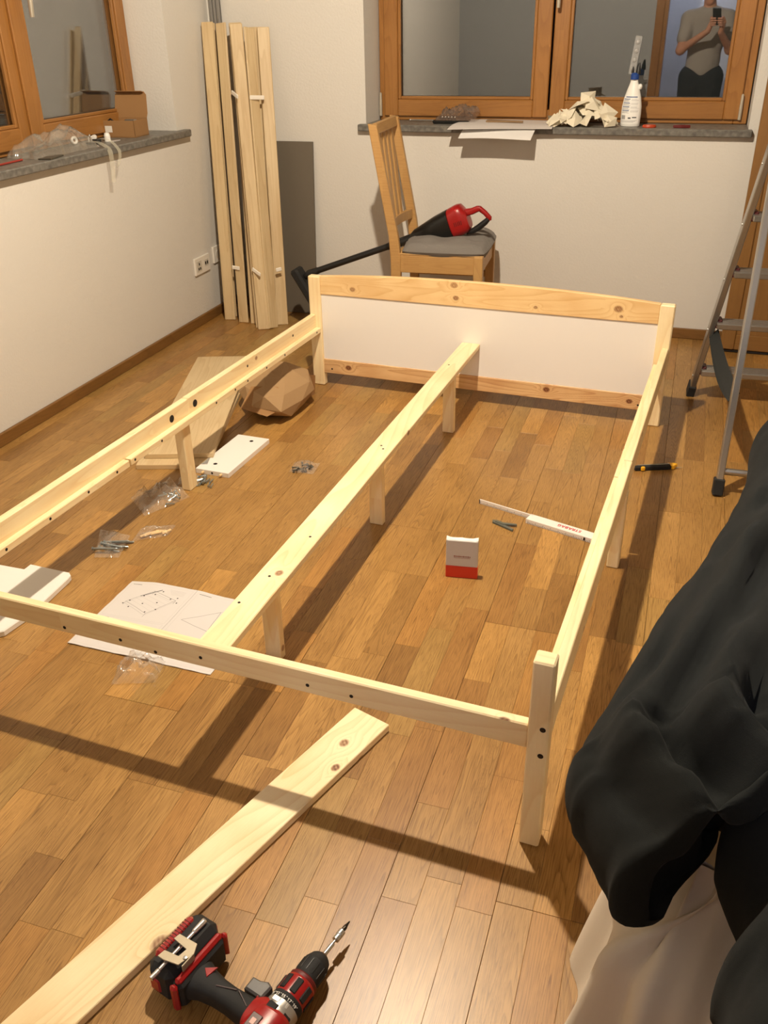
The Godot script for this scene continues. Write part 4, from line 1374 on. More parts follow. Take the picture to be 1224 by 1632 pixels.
# ------------------------------------------------------------------ left window sill
func sill_left() -> void:
	var y := 0.915
	# open cardboard box
	var t := thing("small_carton", "small open brown cardboard box with its lid up on the left window sill", "box", Vector3(-0.03, y, 0.735), 0.0)
	t.transform = Transform3D(Basis(Vector3.UP, 0.06), Vector3(-0.192, y, 0.705))
	var c := mat("cardboard", Color.WHITE)
	var W := 0.152
	var D := 0.125
	var H := 0.068
	obj("bottom", blk(0, W, 0, 0.003, -D, 0), c, t)
	for q in [[0.0, W, -0.003, 0.0], [0.0, W, -D, -D + 0.003], [0.0, 0.003, -D, 0.0], [W - 0.003, W, -D, 0.0]]:
		obj("side", blk(q[0], q[1], 0, H, q[2], q[3], 0.0008), c, t)
	var o := PackedVector2Array([Vector2(0, 0), Vector2(W, 0), Vector2(W + 0.004, 0.02), Vector2(W, 0.095), Vector2(W - 0.012, 0.108), Vector2(0.012, 0.108), Vector2(0, 0.095), Vector2(-0.004, 0.02)])
	var s := S()
	prism(s, o, -0.0015, 0.0015, Transform3D(Basis(Vector3(1, 0, 0), -0.22), Vector3(0, H, -D + 0.002)), 0.0005)
	var lid := obj("lid", s, c, t)
	s = S()
	cbox(s, Vector3(W - 0.02, 0.003, 0.028), Vector3(W / 2, H + 0.104, -D - 0.010), 0.001, Basis(Vector3(1, 0, 0), -0.3))
	obj("tuck_flap", s, c, lid)
	s = S()
	cbox(s, Vector3(0.034, 0.026, 0.0006), Vector3(0.028, 0.034, 0.0004))
	obj("label_sticker", s, mat("sticker_white", c8(225, 222, 215), 0.6), t)
	s = S()
	tube(s, [Vector3(0.020, 0.062, -0.01), Vector3(0.036, 0.074, -0.012), Vector3(0.050, 0.060, -0.02)], 0.004, 8)
	obj("latch_tab", s, mat("black_plastic", Color.WHITE), t)
	s = S()
	cbox(s, Vector3(0.05, 0.012, 0.03), Vector3(0.115, 0.064, -0.045), 0.004)
	obj("dark_fitting", s, mat("steel", Color.WHITE), t)
	# white fittings
	var wp := mat("white_gloss", c8(238, 236, 230), 0.3)
	s = S()
	torus(s, 0.011, 0.0055, frame_to(Vector3(0.9, 0.1, 0.4)), Vector3(0, 0.017, 0))
	tag(obj("white_ring", s, wp, null, Transform3D(Basis(), Vector3(-0.165, y, 0.958))), "small white ring standing on the left sill beside the crumpled film", "ring")
	t = thing("cone_fitting", "white pointed cap fitting lying on the left sill left of the cardboard box", "fitting", Vector3(-0.130, y, 0.842), 0.0)
	s = S()
	lathe(s, [[0.0, 0.0], [0.012, 0.0], [0.013, 0.006], [0.010, 0.03], [0.004, 0.046], [0.0, 0.048]], Vector3(0.0, 0.014, 0.034), frame_to(Vector3(-0.35, 0.15, -0.9)))
	obj("cap", s, wp, t)
	s = S()
	cbox(s, Vector3(0.03, 0.014, 0.03), Vector3(0.012, 0.007, 0.03), 0.003)
	obj("clip_base", s, mat("black_plastic", Color.WHITE), t)
	t = thing("stub_fitting", "white round stub fitting upright on the left sill in front of the cardboard box", "fitting", Vector3(-0.095, y, 0.825), 0.0)
	s = S()
	lathe(s, [[0.0, 0.0], [0.013, 0.0], [0.013, 0.022], [0.010, 0.032], [0.0, 0.036]])
	obj("stub", s, wp, t)
	s = S()
	cbox(s, Vector3(0.02, 0.003, 0.05), Vector3(0.03, 0.0015, -0.01), 0.001)
	obj("mounting_tab", s, clear_plastic("tab_clear", 0.4), t)
	t = thing("hook_fitting", "small clear plastic hook on the left sill behind the dangling straps", "hook", Vector3(-0.118, y, 0.925), 0.0)
	s = S()
	tube(s, [Vector3(0, 0, 0), Vector3(0, 0.022, 0), Vector3(0.002, 0.034, -0.007), Vector3(0.002, 0.022, -0.016), Vector3(0, 0.002, -0.018)], 0.0035, 8)
	obj("loop", s, mat("grey_clear", c8(190, 186, 176), 0.3), t)
	s = S()
	cbox(s, Vector3(0.05, 0.008, 0.03), Vector3(0.015, 0.004, 0.0), 0.003)
	obj("base", s, mat("smoke_plastic", c8(22, 22, 21), 0.3), t)
	# clear plastic straps hanging over the edge
	var pts_a := [Vector3(-0.10, 0.925, 0.975), Vector3(-0.05, 0.935, 1.00), Vector3(0.0, 0.930, 1.015), Vector3(0.038, 0.908, 1.02), Vector3(0.046, 0.87, 1.025), Vector3(0.042, 0.83, 1.022), Vector3(0.045, 0.785, 1.032)]
	var pts_b := [Vector3(-0.095, 0.928, 0.955), Vector3(-0.04, 0.942, 0.965), Vector3(0.01, 0.935, 0.965), Vector3(0.05, 0.900, 0.970), Vector3(0.056, 0.865, 0.985), Vector3(0.050, 0.84, 0.998)]
	var labels := ["longer clear plastic strap dangling over the left sill edge", "shorter clear plastic strap dangling over the left sill edge"]
	for k in 2:
		var cu := Curve3D.new()
		for p in (pts_a if k == 0 else pts_b):
			cu.add_point(p)
		s = S()
		var L := cu.get_baked_length()
		var w := 0.010 if k == 0 else 0.007
		sheet(s, func(u: float, v: float) -> Vector3: return cu.sample_baked(u * L, true) + Vector3(0.45, 0.1, -0.85).normalized() * w * (v * 2 - 1), 30, 2)
		var pm := mat("strap_clear", Color(0.80, 0.78, 0.70, 0.40), 0.35)
		pm.transparency = BaseMaterial3D.TRANSPARENCY_ALPHA
		tag(obj("plastic_strap", s, pm), labels[k], "strap", "clear straps on the left sill")
	# crumpled film
	var n := noise(71, 1.0, 2)
	s = S()
	sheet(s, func(u: float, v: float) -> Vector3:
		var e := pow(16.0 * u * (1 - u) * v * (1 - v), 0.45)
		var h := 0.105 * e * (0.75 + 0.6 * n.get_noise_2d(u * 1.6, v * 1.4) - 0.35 * absf(n.get_noise_2d(u * 2.6, v * 2.2 + 5)))
		return Vector3(-0.175 + 0.16 * v + 0.02 * n.get_noise_2d(u * 3, 3), 0.917 + maxf(h, 0.0), 1.00 + 0.39 * u + 0.03 * n.get_noise_2d(v * 3, 8)), 34, 20)
	tag(obj("plastic_film", s, clear_plastic("film_clear", 0.16, Color(0.85, 0.83, 0.78))), "crumpled heap of clear plastic film on the left window sill", "plastic film")
	s = S()
	tube(s, [Vector3(0, 0.004, 0.0), Vector3(0.01, 0.004, 0.14)], 0.004, 6)
	tag(obj("red_pencil", s, mat("pencil_red", c8(150, 50, 38), 0.45), null, Transform3D(Basis(), Vector3(-0.068, y, 1.42))), "thin red pencil on the left sill at the picture edge", "pencil")
	s = S()
	cbox(s, Vector3(0.05, 0.006, 0.11), Vector3(0, 0.003, 0), 0.001)
	tag(obj("metal_bracket", s, mat("dull_steel", c8(105, 100, 90), 0.45, 0.8), null, Transform3D(Basis(Vector3.UP, 0.2), Vector3(-0.005, y, 1.335))), "flat grey metal strip under the crumpled film on the left sill", "metal strip")

func torus(s: SurfaceTool, R: float, r: float, bs: Basis, at: Vector3) -> void:
	var P := func(i: int, j: int) -> Vector3:
		var a := TAU * i / 20
		var b := TAU * j / 10
		return at + bs * Vector3((R + r * cos(b)) * cos(a), r * sin(b), (R + r * cos(b)) * sin(a))
	s.set_smooth_group(1)
	for i in 20:
		for j in 10:
			smoothquad(s, P.call((i + 1) % 20, j), P.call(i, j), P.call(i, (j + 1) % 10), P.call((i + 1) % 20, (j + 1) % 10))
	s.set_smooth_group(-1)

# ------------------------------------------------------------------ back window sill
func bottle_label() -> ImageTexture:
	var im := Image.create(160, 256, false, Image.FORMAT_RGB8)
	im.fill(c8(238, 238, 236))
	var bl := c8(60, 88, 140)
	var dk := c8(70, 72, 76)
	var y := 12
	im.fill_rect(Rect2i(30, 8, 110, 9), bl)
	for k in 4:
		im.fill_rect(Rect2i(14, 28 + 34 * k, 62, 7), bl)
		for j in 3:
			im.fill_rect(Rect2i(14, 39 + 34 * k + 7 * j, 50 + (k * 17 + j * 11) % 20, 2), dk)
			im.fill_rect(Rect2i(86, 30 + 34 * k + 8 * j, 48 + (k * 13 + j * 19) % 22, 2), c8(150, 152, 156))
	for k in 18:
		im.fill_rect(Rect2i(14 + 2 * k + (k % 3), 178, 1 + k % 2, 36), dk)
	im.fill_rect(Rect2i(74, 196, 20, 14), dk)
	im.fill_rect(Rect2i(104, 192, 34, 10), dk)
	for j in 3:
		im.fill_rect(Rect2i(10, 224 + 8 * j, 136 - 14 * j, 2), dk)
	return ImageTexture.create_from_image(im)

func sill_back() -> void:
	var y := 0.915
	# glue bottle
	var t := thing("glue_bottle", "white glue bottle with a blue collar and black spout on the back sill", "bottle", Vector3(1.990, y, -0.055), -0.12)
	var prof := [[0.0, 0.0], [0.038, 0.0], [0.042, 0.004], [0.043, 0.05], [0.042, 0.08], [0.036, 0.115], [0.027, 0.145], [0.019, 0.168], [0.016, 0.178], [0.0155, 0.19]]
	var s := S()
	lathe(s, prof, Vector3.ZERO, Basis(), 32, false, Vector2(1.0, 0.62))
	obj("bottle_body", s, mat("bottle_white", c8(236, 236, 232), 0.35), t)
	s = S()
	sheet(s, func(u: float, v: float) -> Vector3:
		var h := 0.012 + 0.112 * v
		var r := 0.043
		for i in prof.size() - 1:
			if h >= prof[i][1] and h <= prof[i + 1][1]:
				r = lerpf(prof[i][0], prof[i + 1][0], (h - prof[i][1]) / maxf(1e-6, prof[i + 1][1] - prof[i][1]))
		var a := lerpf(2.75, 0.55, u)
		return Vector3(cos(a) * (r + 0.0006), h, sin(a) * (r + 0.0006) * 0.62), 16, 12)
	var lm := mat("bottle_print", Color.WHITE, 0.4)
	lm.albedo_texture = bottle_label()
	lm.uv1_scale = Vector3(1, -1, 1)
	lm.uv1_offset = Vector3(0, 1, 0)
	obj("label_print", s, lm, t)
	s = S()
	lathe(s, [[0.0, 0.186], [0.0175, 0.186], [0.0175, 0.206], [0.012, 0.212], [0.0, 0.212]])
	obj("blue_collar", s, mat("collar_blue", c8(28, 66, 140), 0.4), t)
	s = S()
	lathe(s, [[0.011, 0.208], [0.010, 0.218], [0.0035, 0.250], [0.0, 0.251]], Vector3(0.006, 0, 0), Basis(Vector3(0, 0, 1), -0.03))
	lathe(s, [[0.006, 0.0], [0.0055, 0.012], [0.0028, 0.026], [0.0, 0.027]], Vector3(-0.011, 0.210, 0))
	obj("spout", s, mat("black_plastic", Color.WHITE), t)
	s = S()
	lathe(s, [[0.0, -0.012], [0.007, -0.009], [0.009, 0.0], [0.007, 0.009], [0.0, 0.012]], Vector3(0.027, 0.158, 0), Basis(), 14, false)
	obj("thumb_notch", s, mat("bottle_white", Color.WHITE), t)
	# crumpled paper
	s = S()
	var n := noise(81, 1.0, 3)
	crumple(s, n, 0.0, 0.275, 0.13, 0.125)
	tag(obj("crumpled_paper", s, mat("paper_cream", c8(230, 222, 200), 0.85), null, Transform3D(Basis(), Vector3(1.650, y, -0.115))), "crumpled sheet of cream paper heaped beside the glue bottle", "paper")
	# loose sheets hanging over the edge
	s = S()
	sheet(s, func(u: float, v: float) -> Vector3: return Vector3(1.225 + 0.43 * u + 0.012 * v - 0.03 * (1 - u) * v, 0.923 + 0.002 * sin(5 * u) - 0.014 * pow(maxf(v - 0.62, 0.0) / 0.38, 2.0) * (1.0 - 0.4 * u), -0.185 + 0.31 * v - 0.05 * u * v + 0.01 * sin(6 * u)), 20, 16, 0.0008)
	tag(obj("paper_sheet", s, mat("paper_grey", c8(214, 208, 204), 0.8)), "upper of two white paper sheets overhanging the back sill", "paper", "papers on the back sill")
	s = S()
	sheet(s, func(u: float, v: float) -> Vector3: return Vector3(1.262 + 0.325 * u + 0.006 * sin(3 * v), 0.917 - 0.042 * pow(maxf(v - 0.5, 0.0) / 0.5, 1.5) + 0.003 * sin(4 * u), -0.12 + 0.262 * v), 16, 16, 0.0008)
	tag(obj("paper_sheet", s, mat("paper_white", Color.WHITE)), "lower of two white paper sheets overhanging the back sill", "paper", "papers on the back sill")
	s = S()
	prism(s, PackedVector2Array([Vector2(-0.075, 0.028), Vector2(-0.06, 0.034), Vector2(0.10, 0.002), Vector2(0.10, -0.006), Vector2(-0.07, -0.016)]), 0.0, 0.008, Transform3D(Basis(Vector3.RIGHT, -PI / 2), Vector3.ZERO), 0.001)
	tag(obj("wooden_wedge", s, mat("wedge_brown", c8(134, 106, 74), 0.7), null, Transform3D(Basis(Vector3.UP, -0.06), Vector3(1.42, 0.925, -0.045))), "thin brown wooden wedge lying on the papers on the back sill", "wedge")
	# screwdriver and the bag of driver bits
	t = thing("screwdriver", "thin steel screwdriver shaft lying at the left end of the back sill", "screwdriver", Vector3(0.955, y, -0.125), -0.03)
	s = S()
	lathe(s, [[0.0, 0.0], [0.004, 0.001], [0.0045, 0.006], [0.003, 0.01], [0.003, 0.15], [0.0, 0.15]], Vector3(0, 0.008, 0), frame_to(Vector3(1, 0, 0)), 10)
	obj("shaft", s, mat("steel", Color.WHITE), t)
	s = S()
	lathe(s, [[0.0, 0.15], [0.008, 0.15], [0.010, 0.16], [0.0085, 0.20], [0.011, 0.23], [0.0, 0.235]], Vector3(0, 0.011, 0), frame_to(Vector3(1, 0, 0)), 14)
	obj("grip", s, mat("black_plastic", Color.WHITE), t)
	s = S()
	var n2 := noise(91, 1.0, 3)
	sheet(s, func(u: float, v: float) -> Vector3:
		var e := pow(16.0 * u * (1 - u) * v * (1 - v), 0.4)
		var h := 0.055 * e * (0.8 + 0.7 * n2.get_noise_2d(u * 2.5, v * 2.5) - 0.6 * absf(n2.get_noise_2d(u * 4.5, v * 4.5 + 5)))
		return Vector3(1.105 + 0.19 * u, 0.930 + maxf(h, 0.0) + 0.03 * u * (1 - v), -0.165 + 0.13 * v), 26, 18)
	tag(obj("film_bag", s, clear_plastic("brownish_film", 0.35, Color(0.55, 0.48, 0.44))), "crumpled clear bag over the set of driver bits on the back sill", "plastic bag")
	s = S()
	cbox(s, Vector3(0.17, 0.014, 0.075), Vector3(0, 0.007, 0), 0.004)
	tag(obj("bit_tray", s, mat("smoke_plastic", c8(22, 22, 21), 0.3), null, Transform3D(Basis(Vector3.UP, 0.1), Vector3(1.175, 0.9165, -0.085))), "flat black tray holding pale driver bits on the back sill", "tray")
	var bs := S()
	lathe(bs, [[0.0, 0.0], [0.0045, 0.0], [0.0045, 0.03], [0.003, 0.036], [0.0, 0.037]], Vector3(0, 0, 0), Basis(), 6)
	bs.generate_normals()
	var bm := bs.commit()
	bm.surface_set_material(0, mat("bit_pale", c8(215, 210, 200), 0.35, 0.4))
	for i in 5:
		loose("driver_bit", bm, "short pale driver bit lying slanted in the black tray", "driver bit", "driver bits in the black tray", Transform3D(Basis(Vector3.UP, 0.25) * Basis(Vector3(1, 0, 0), 1.35), Vector3(1.125 + 0.0155 * i, 0.9345, -0.105 + 0.002 * i)))
	# small dark things at the right end
	t = thing("orange_disc", "small flat orange-red disc lying right of the glue bottle", "disc", Vector3(2.075, y, -0.02), 0.1)
	s = S()
	lathe(s, [[0.0, 0.0], [0.028, 0.0], [0.030, 0.004], [0.026, 0.011], [0.0, 0.013]], Vector3.ZERO, Basis(), 20, true, Vector2(1.0, 0.7))
	obj("cap_body", s, mat("orange_red", c8(178, 62, 24), 0.45), t)
	s = S()
	prism(s, PackedVector2Array([Vector2(-0.035, -0.004), Vector2(0.0, -0.012), Vector2(0.036, -0.004), Vector2(0.012, 0.008), Vector2(-0.012, 0.006)]), 0.0, 0.012, Transform3D(Basis(Vector3.RIGHT, -PI / 2), Vector3.ZERO), 0.002)
	tag(obj("dark_shard", s, mat("dark_red", c8(95, 12, 12), 0.5), null, Transform3D(Basis(), Vector3(2.21, y, -0.02))), "small dark pointed offcut lying towards the right end of the back sill", "offcut")
	# blister strip leaning on the right pane
	t = thing("blister_strip", "clear strip with four round bubbles leaning on the right window pane", "blister strip", Vector3(1.966, 1.115, -0.178), 0.0)
	t.rotation = Vector3(-0.06, 0, -0.10)
	var bl := clear_plastic("blister_clear", 0.35, Color(0.85, 0.85, 0.85))
	obj("strip", blk(-0.014, 0.014, 0.0, 0.15, -0.001, 0.0005), clear_plastic("blister_strip_clear", 0.12), t)
	for k in 4:
		s = S()
		lathe(s, [[0.011, 0.0], [0.0095, 0.006], [0.0055, 0.010], [0.0, 0.0115]], Vector3(0, 0.022 + 0.035 * k, 0.0), frame_to(Vector3(0, 0, 1)), 16, false)
		obj("bubble", s, bl, t)

func crumple(s: SurfaceTool, _n: FastNoiseLite, _o: float, w: float, d: float, h: float) -> void:
	# a heap of creased paper: a low lumpy core with bent flaps sticking out of it
	var r := RandomNumberGenerator.new()
	r.seed = 33
	for i in 46:
		var u := r.randf()
		var v := r.randf()
		var e := pow(16.0 * u * (1 - u) * v * (1 - v), 0.5)
		var hump := 0.45 + 0.55 * exp(-pow((u - 0.62) * 3.0, 2.0))
		var c := Vector3(w * u, 0.012 + h * 0.80 * e * hump * r.randf_range(0.25, 1.0), d * v)
		var tilt := Vector3((u - 0.5) * 1.6 + r.randf_range(-0.7, 0.7), r.randf_range(0.25, 1.0), (v - 0.5) * 1.6 + r.randf_range(-0.3, 0.9))
		var b := frame_to(tilt).rotated(tilt.normalized(), r.randf() * TAU)
		var sz := r.randf_range(0.028, 0.055)
		var q := [Vector3(-1, 0, r.randf_range(-0.5, 0.2)), Vector3(r.randf_range(-0.3, 0.4), r.randf_range(-0.1, 0.5), -r.randf_range(0.6, 1.1)), Vector3(1.1, r.randf_range(-0.5, 0.1), r.randf_range(-0.3, 0.4)), Vector3(r.randf_range(-0.4, 0.3), r.randf_range(-0.6, 0.2), r.randf_range(0.6, 1.0)), Vector3(0, r.randf_range(0.2, 0.5), 0)]
		for k in 5:
			q[k] = c + b * (q[k] * sz)
			q[k].y = maxf(q[k].y, 0.001)
		for k in 4:
			poly(s, [q[4], q[k], q[(k + 1) % 4]], tilt)
# ------------------------------------------------------------------ cordless drill lying on its side
func drill() -> void:
	# local: x along the barrel to the bit, y up from the floor, -z along the handle to the battery
	var t := thing("cordless_drill", "red and black cordless drill with battery lying on the floor by the loose plank", "drill")
	t.transform = Transform3D(Basis(Vector3(0.258, 0, -0.966), Vector3.UP, Vector3(0.966, 0, 0.258)), Vector3(1.866, 0, 3.591))
	var bk := mat("black_plastic", Color.WHITE)
	var rb := mat("black_rubber", Color.WHITE)
	var rd := mat("red_plastic", Color.WHITE)
	var gr := mat("gear_silver", c8(168, 164, 158), 0.4, 0.6)
	var ax := frame_to(Vector3(1, 0, 0))
	var c := Vector3(0, 0.036, 0)
	# motor body
	var s := S()
	loft(s, [[-0.145, 0.034, 0.022, 0.024], [-0.138, 0.035, 0.030, 0.031], [-0.10, 0.036, 0.034, 0.034], [-0.055, 0.036, 0.034, 0.034], [-0.030, 0.036, 0.031, 0.032], [-0.024, 0.036, 0.028, 0.029]], 2.6)
	var body := obj("motor_body", s, rd, t)
	s = S()
	loft(s, [[-0.147, 0.034, 0.021, 0.023], [-0.142, 0.034, 0.0305, 0.0315], [-0.118, 0.036, 0.0342, 0.0345], [-0.112, 0.036, 0.032, 0.033]], 2.6)
	obj("rear_cap", s, rb, body)
	s = S()
	for k in 3:
		cbox(s, Vector3(0.002, 0.003, 0.014), Vector3(-0.07 - 0.006 * k, 0.0705, -0.006), 0.0006)
	obj("vent_slot", s, rb, body)
	s = S()
	cbox(s, Vector3(0.026, 0.004, 0.018), Vector3(-0.060, 0.0695, -0.010), 0.001)
	obj("badge_plate", s, mat("badge_dark", c8(70, 26, 24), 0.35), body)
	s = S()
	cbox(s, Vector3(0.010, 0.001, 0.008), Vector3(-0.060, 0.0718, -0.010), 0.0004)
	obj("badge_mark", s, mat("badge_pink", c8(214, 170, 160), 0.4), body)
	# silver gear case with black insert
	s = S()
	lathe(s, [[0.0, -0.036], [0.029, -0.036], [0.0285, -0.020], [0.0275, -0.006], [0.024, -0.004], [0.0, -0.004]], c, ax, 28)
	var gc := obj("gear_case", s, gr, t)
	s = S()
	cbox(s, Vector3(0.014, 0.006, 0.018), Vector3(-0.024, 0.0625, -0.004), 0.002)
	cbox(s, Vector3(0.012, 0.005, 0.016), Vector3(-0.024, 0.053, 0.020), 0.002, Basis(Vector3(1, 0, 0), 0.8))
	obj("gear_switch", s, rb, gc)
	s = S()
	cbox(s, Vector3(0.010, 0.004, 0.014), Vector3(-0.011, 0.0625, -0.006), 0.0015)
	cbox(s, Vector3(0.010, 0.004, 0.006), Vector3(-0.011, 0.059, 0.013), 0.0015, Basis(Vector3(1, 0, 0), 0.5))
	obj("gear_lug", s, mat("lug_silver", c8(205, 202, 196), 0.35, 0.5), gc)
	# number ring, torque collar, chuck
	s = S()
	lathe(s, [[0.0, -0.005], [0.0265, -0.005], [0.0270, 0.004], [0.0265, 0.007], [0.0, 0.007]], c, ax, 32)
	var ring := obj("number_ring", s, rb, t)
	var nm := mat("print_white", c8(225, 222, 215), 0.5)
	var nums := ["11", "13", "15", "17", "19"]
	for i in 5:
		var a := -0.85 + 0.42 * i
		var up := Vector3(0, cos(a), sin(a))
		var bx := Vector3(0, -sin(a), cos(a))
		words(nums[i], 0.0048, 0.0004, nm, ring, Transform3D(Basis(bx, Vector3(1, 0, 0), bx.cross(Vector3(1, 0, 0))), c + up * 0.0270 + Vector3(-0.002, 0, 0)), "ring_number")
		var a2 := a + 0.21
		s = S()
		cbox(s, Vector3(0.0012, 0.0008, 0.0012), Vector3.ZERO)
		obj("ring_dot", s, nm, ring, Transform3D(Basis(Vector3(1, 0, 0), a2), c + Vector3(0, cos(a2), sin(a2)) * 0.0269 + Vector3(0.0, 0, 0)))
	s = S()
	lathe(s, [[0.0, 0.007], [0.0262, 0.007], [0.0262, 0.036], [0.0245, 0.040], [0.0, 0.040]], c, ax, 32)
	var col := obj("torque_collar", s, rd, t)
	for i in 8:
		var a := -0.55 + TAU * i / 8
		s = S()
		cbox(s, Vector3(0.025, 0.003, 0.0105), Vector3.ZERO, 0.001)
		obj("collar_rib", s, rb, col, Transform3D(Basis(Vector3(1, 0, 0), a), c + Vector3(0, cos(a), sin(a)) * 0.0262 + Vector3(0.0225, 0, 0)))
	s = S()
	lathe(s, [[0.0, 0.040], [0.0245, 0.040], [0.025, 0.045], [0.0225, 0.048], [0.0, 0.048]], c, ax, 32)
	obj("collar_rim", s, mat("dark_red", c8(95, 12, 12), 0.5), col)
	s = S()
	lathe(s, [[0.0, 0.046], [0.0215, 0.046], [0.0222, 0.052], [0.0215, 0.078], [0.0165, 0.090], [0.0125, 0.094], [0.0, 0.094]], c, ax, 28)
	var ch := obj("chuck", s, rb, t)
	for i in 12:
		var a := TAU * i / 12
		s = S()
		cbox(s, Vector3(0.022, 0.0012, 0.002), Vector3(0.064, 0.0222, 0), 0.0005)
		obj("grip_ridge", s, bk, ch, Transform3D(Basis(Vector3(1, 0, 0), a), c))
	s = S()
	lathe(s, [[0.0, 0.093], [0.0115, 0.093], [0.010, 0.096], [0.006, 0.099], [0.0, 0.099]], c, ax, 24)
	obj("chuck_nose", s, mat("nose_metal", c8(120, 96, 78), 0.35, 0.7), ch)
	# bit holder and bit
	var stl := mat("steel", Color.WHITE)
	s = S()
	lathe(s, [[0.0, 0.097], [0.0038, 0.097], [0.0038, 0.122], [0.0022, 0.124], [0.0022, 0.130], [0.0, 0.130]], c, ax, 12)
	lathe(s, [[0.0, 0.129], [0.0058, 0.130], [0.0062, 0.138], [0.0054, 0.139], [0.0062, 0.1405], [0.0060, 0.149], [0.0, 0.150]], c, ax, 20)
	var bh := obj("bit_holder", s, stl, t)
	s = S()
	lathe(s, [[0.0, 0.149], [0.0036, 0.149], [0.0036, 0.158], [0.0022, 0.163], [0.0012, 0.170], [0.0, 0.171]], c, ax, 6)
	obj("driver_bit", s, mat("bit_black", c8(52, 46, 40), 0.35, 0.8), bh)
	# handle
	s = S()
	var hb := Basis(Vector3(0, 0, -1), Vector3.UP, Vector3(1, 0, 0))
	var hs := S()
	loft(hs, [[0.015, 0.036, 0.024, 0.026], [0.04, 0.036, 0.0215, 0.021], [0.075, 0.036, 0.020, 0.0185], [0.10, 0.036, 0.020, 0.0195], [0.125, 0.036, 0.021, 0.024], [0.142, 0.036, 0.024, 0.032]], 2.6)
	var hm := obj("handle", hs, rb, t, Transform3D(hb, Vector3(-0.040, 0, 0)))
	s = S()
	cbox(s, Vector3(0.034, 0.003, 0.0016), Vector3(0.085, 0.0562, 0.004), 0.0005, Basis(Vector3.UP, 0.35))
	cbox(s, Vector3(0.030, 0.003, 0.0016), Vector3(0.052, 0.0572, 0.004), 0.0005, Basis(Vector3.UP, -0.45))
	obj("grip_seam", s, mat("seam_grey", c8(90, 74, 72), 0.5), hm)
	s = S()
	prism(s, PackedVector2Array([Vector2(0.118, 0.022), Vector2(0.135, 0.010), Vector2(0.122, 0.000)]), 0.0, 0.003, Transform3D(Basis(Vector3(1, 0, 0), Vector3(0, 0, 1), Vector3(0, 1, 0)), Vector3(0, 0.0553, 0)), 0.0005)
	obj("red_inlay", s, rd, hm)
	# red yoke between body and handle
	s = S()
	loft(s, [[0.005, 0.036, 0.030, 0.036], [0.026, 0.036, 0.026, 0.031], [0.036, 0.036, 0.0235, 0.024]], 2.8)
	obj("yoke", s, rd, hm)
	s = S()
	cbox(s, Vector3(0.006, 0.026, 0.050), Vector3(0.030, 0.036, 0.006), 0.003, Basis(Vector3.UP, 0.5))
	obj("guard_edge", s, rd, hm)
	s = S()
	prism(s, PackedVector2Array([Vector2(-0.018, -0.032), Vector2(0.006, -0.030), Vector2(0.010, -0.040), Vector2(0.005, -0.052), Vector2(0.004, -0.066), Vector2(-0.018, -0.066)]), 0.024, 0.050, Transform3D(Basis(Vector3(1, 0, 0), Vector3(0, 0, 1), Vector3(0, -1, 0)), Vector3(0, 0.074, 0)), 0.003)
	obj("trigger", s, mat("trigger_grey", c8(88, 86, 84), 0.45), t)
	# foot of the drill, with its red rim
	s = S()
	cbox(s, Vector3(0.106, 0.058, 0.022), Vector3(-0.028, 0.037, -0.150), 0.008)
	var foot := obj("battery_foot", s, rb, t)
	s = S()
	cbox(s, Vector3(0.100, 0.012, 0.012), Vector3(-0.026, 0.064, -0.150), 0.004)
	cbox(s, Vector3(0.010, 0.056, 0.014), Vector3(-0.082, 0.038, -0.150), 0.004)
	cbox(s, Vector3(0.010, 0.050, 0.012), Vector3(0.027, 0.040, -0.146), 0.004)
	obj("red_rim", s, rd, foot)
	# battery
	s = S()
	cbox(s, Vector3(0.116, 0.071, 0.054), Vector3(-0.022, 0.0365, -0.187), 0.011)
	var bat := obj("battery", s, rb, t)
	s = S()
	cbox(s, Vector3(0.082, 0.016, 0.019), Vector3(-0.020, 0.0665, -0.2055), 0.006)
	var rg := obj("red_grip", s, rd, bat)
	s = S()
	for k in 11:
		cbox(s, Vector3(0.0018, 0.0025, 0.0135), Vector3(-0.048 + 0.0056 * k, 0.0739, -0.2055), 0.0006)
	obj("grip_groove", s, mat("dark_red", c8(95, 12, 12), 0.5), rg)
	s = S()
	cbox(s, Vector3(0.006, 0.030, 0.022), Vector3(-0.0795, 0.032, -0.196), 0.003)
	cbox(s, Vector3(0.006, 0.036, 0.020), Vector3(0.0355, 0.036, -0.180), 0.003)
	obj("side_patch", s, rd, bat)
	# spare bit clipped on top and the bent belt hook
	s = S()
	var ca := Vector3(0, 0.0765, -0.1815)
	lathe(s, [[0.0, -0.082], [0.0042, -0.082], [0.0042, -0.066], [0.0032, -0.064], [0.0032, 0.010], [0.0045, 0.013], [0.0052, 0.034], [0.0045, 0.037], [0.0, 0.038]], ca + Vector3(-0.014, 0, 0), ax, 10)
	obj("spare_bit", s, mat("bright_steel", c8(225, 225, 225), 0.2, 0.9), bat)
	s = S()
	var hk := Transform3D(Basis(Vector3(1, 0, 0), Vector3(0, 0, 1), Vector3(0, -1, 0)), Vector3(0, 0.0835, 0))
	prism(s, PackedVector2Array([Vector2(-0.066, -0.196), Vector2(-0.066, -0.184), Vector2(-0.060, -0.158), Vector2(-0.034, -0.150), Vector2(-0.018, -0.158), Vector2(-0.020, -0.194), Vector2(-0.031, -0.196), Vector2(-0.034, -0.166), Vector2(-0.049, -0.168), Vector2(-0.053, -0.194)]), -0.0012, 0.0012, hk, 0.0004)
	cbox(s, Vector3(0.026, 0.014, 0.0024), Vector3(-0.046, 0.0775, -0.1515), 0.0006)
	obj("belt_hook", s, mat("hook_metal", c8(172, 160, 136), 0.45, 0.4), foot)
	s = S()
	lathe(s, [[0.0035, 0.0], [0.003, 0.002], [0.0, 0.0025]], Vector3(-0.046, 0.0845, -0.157), Basis(), 10)
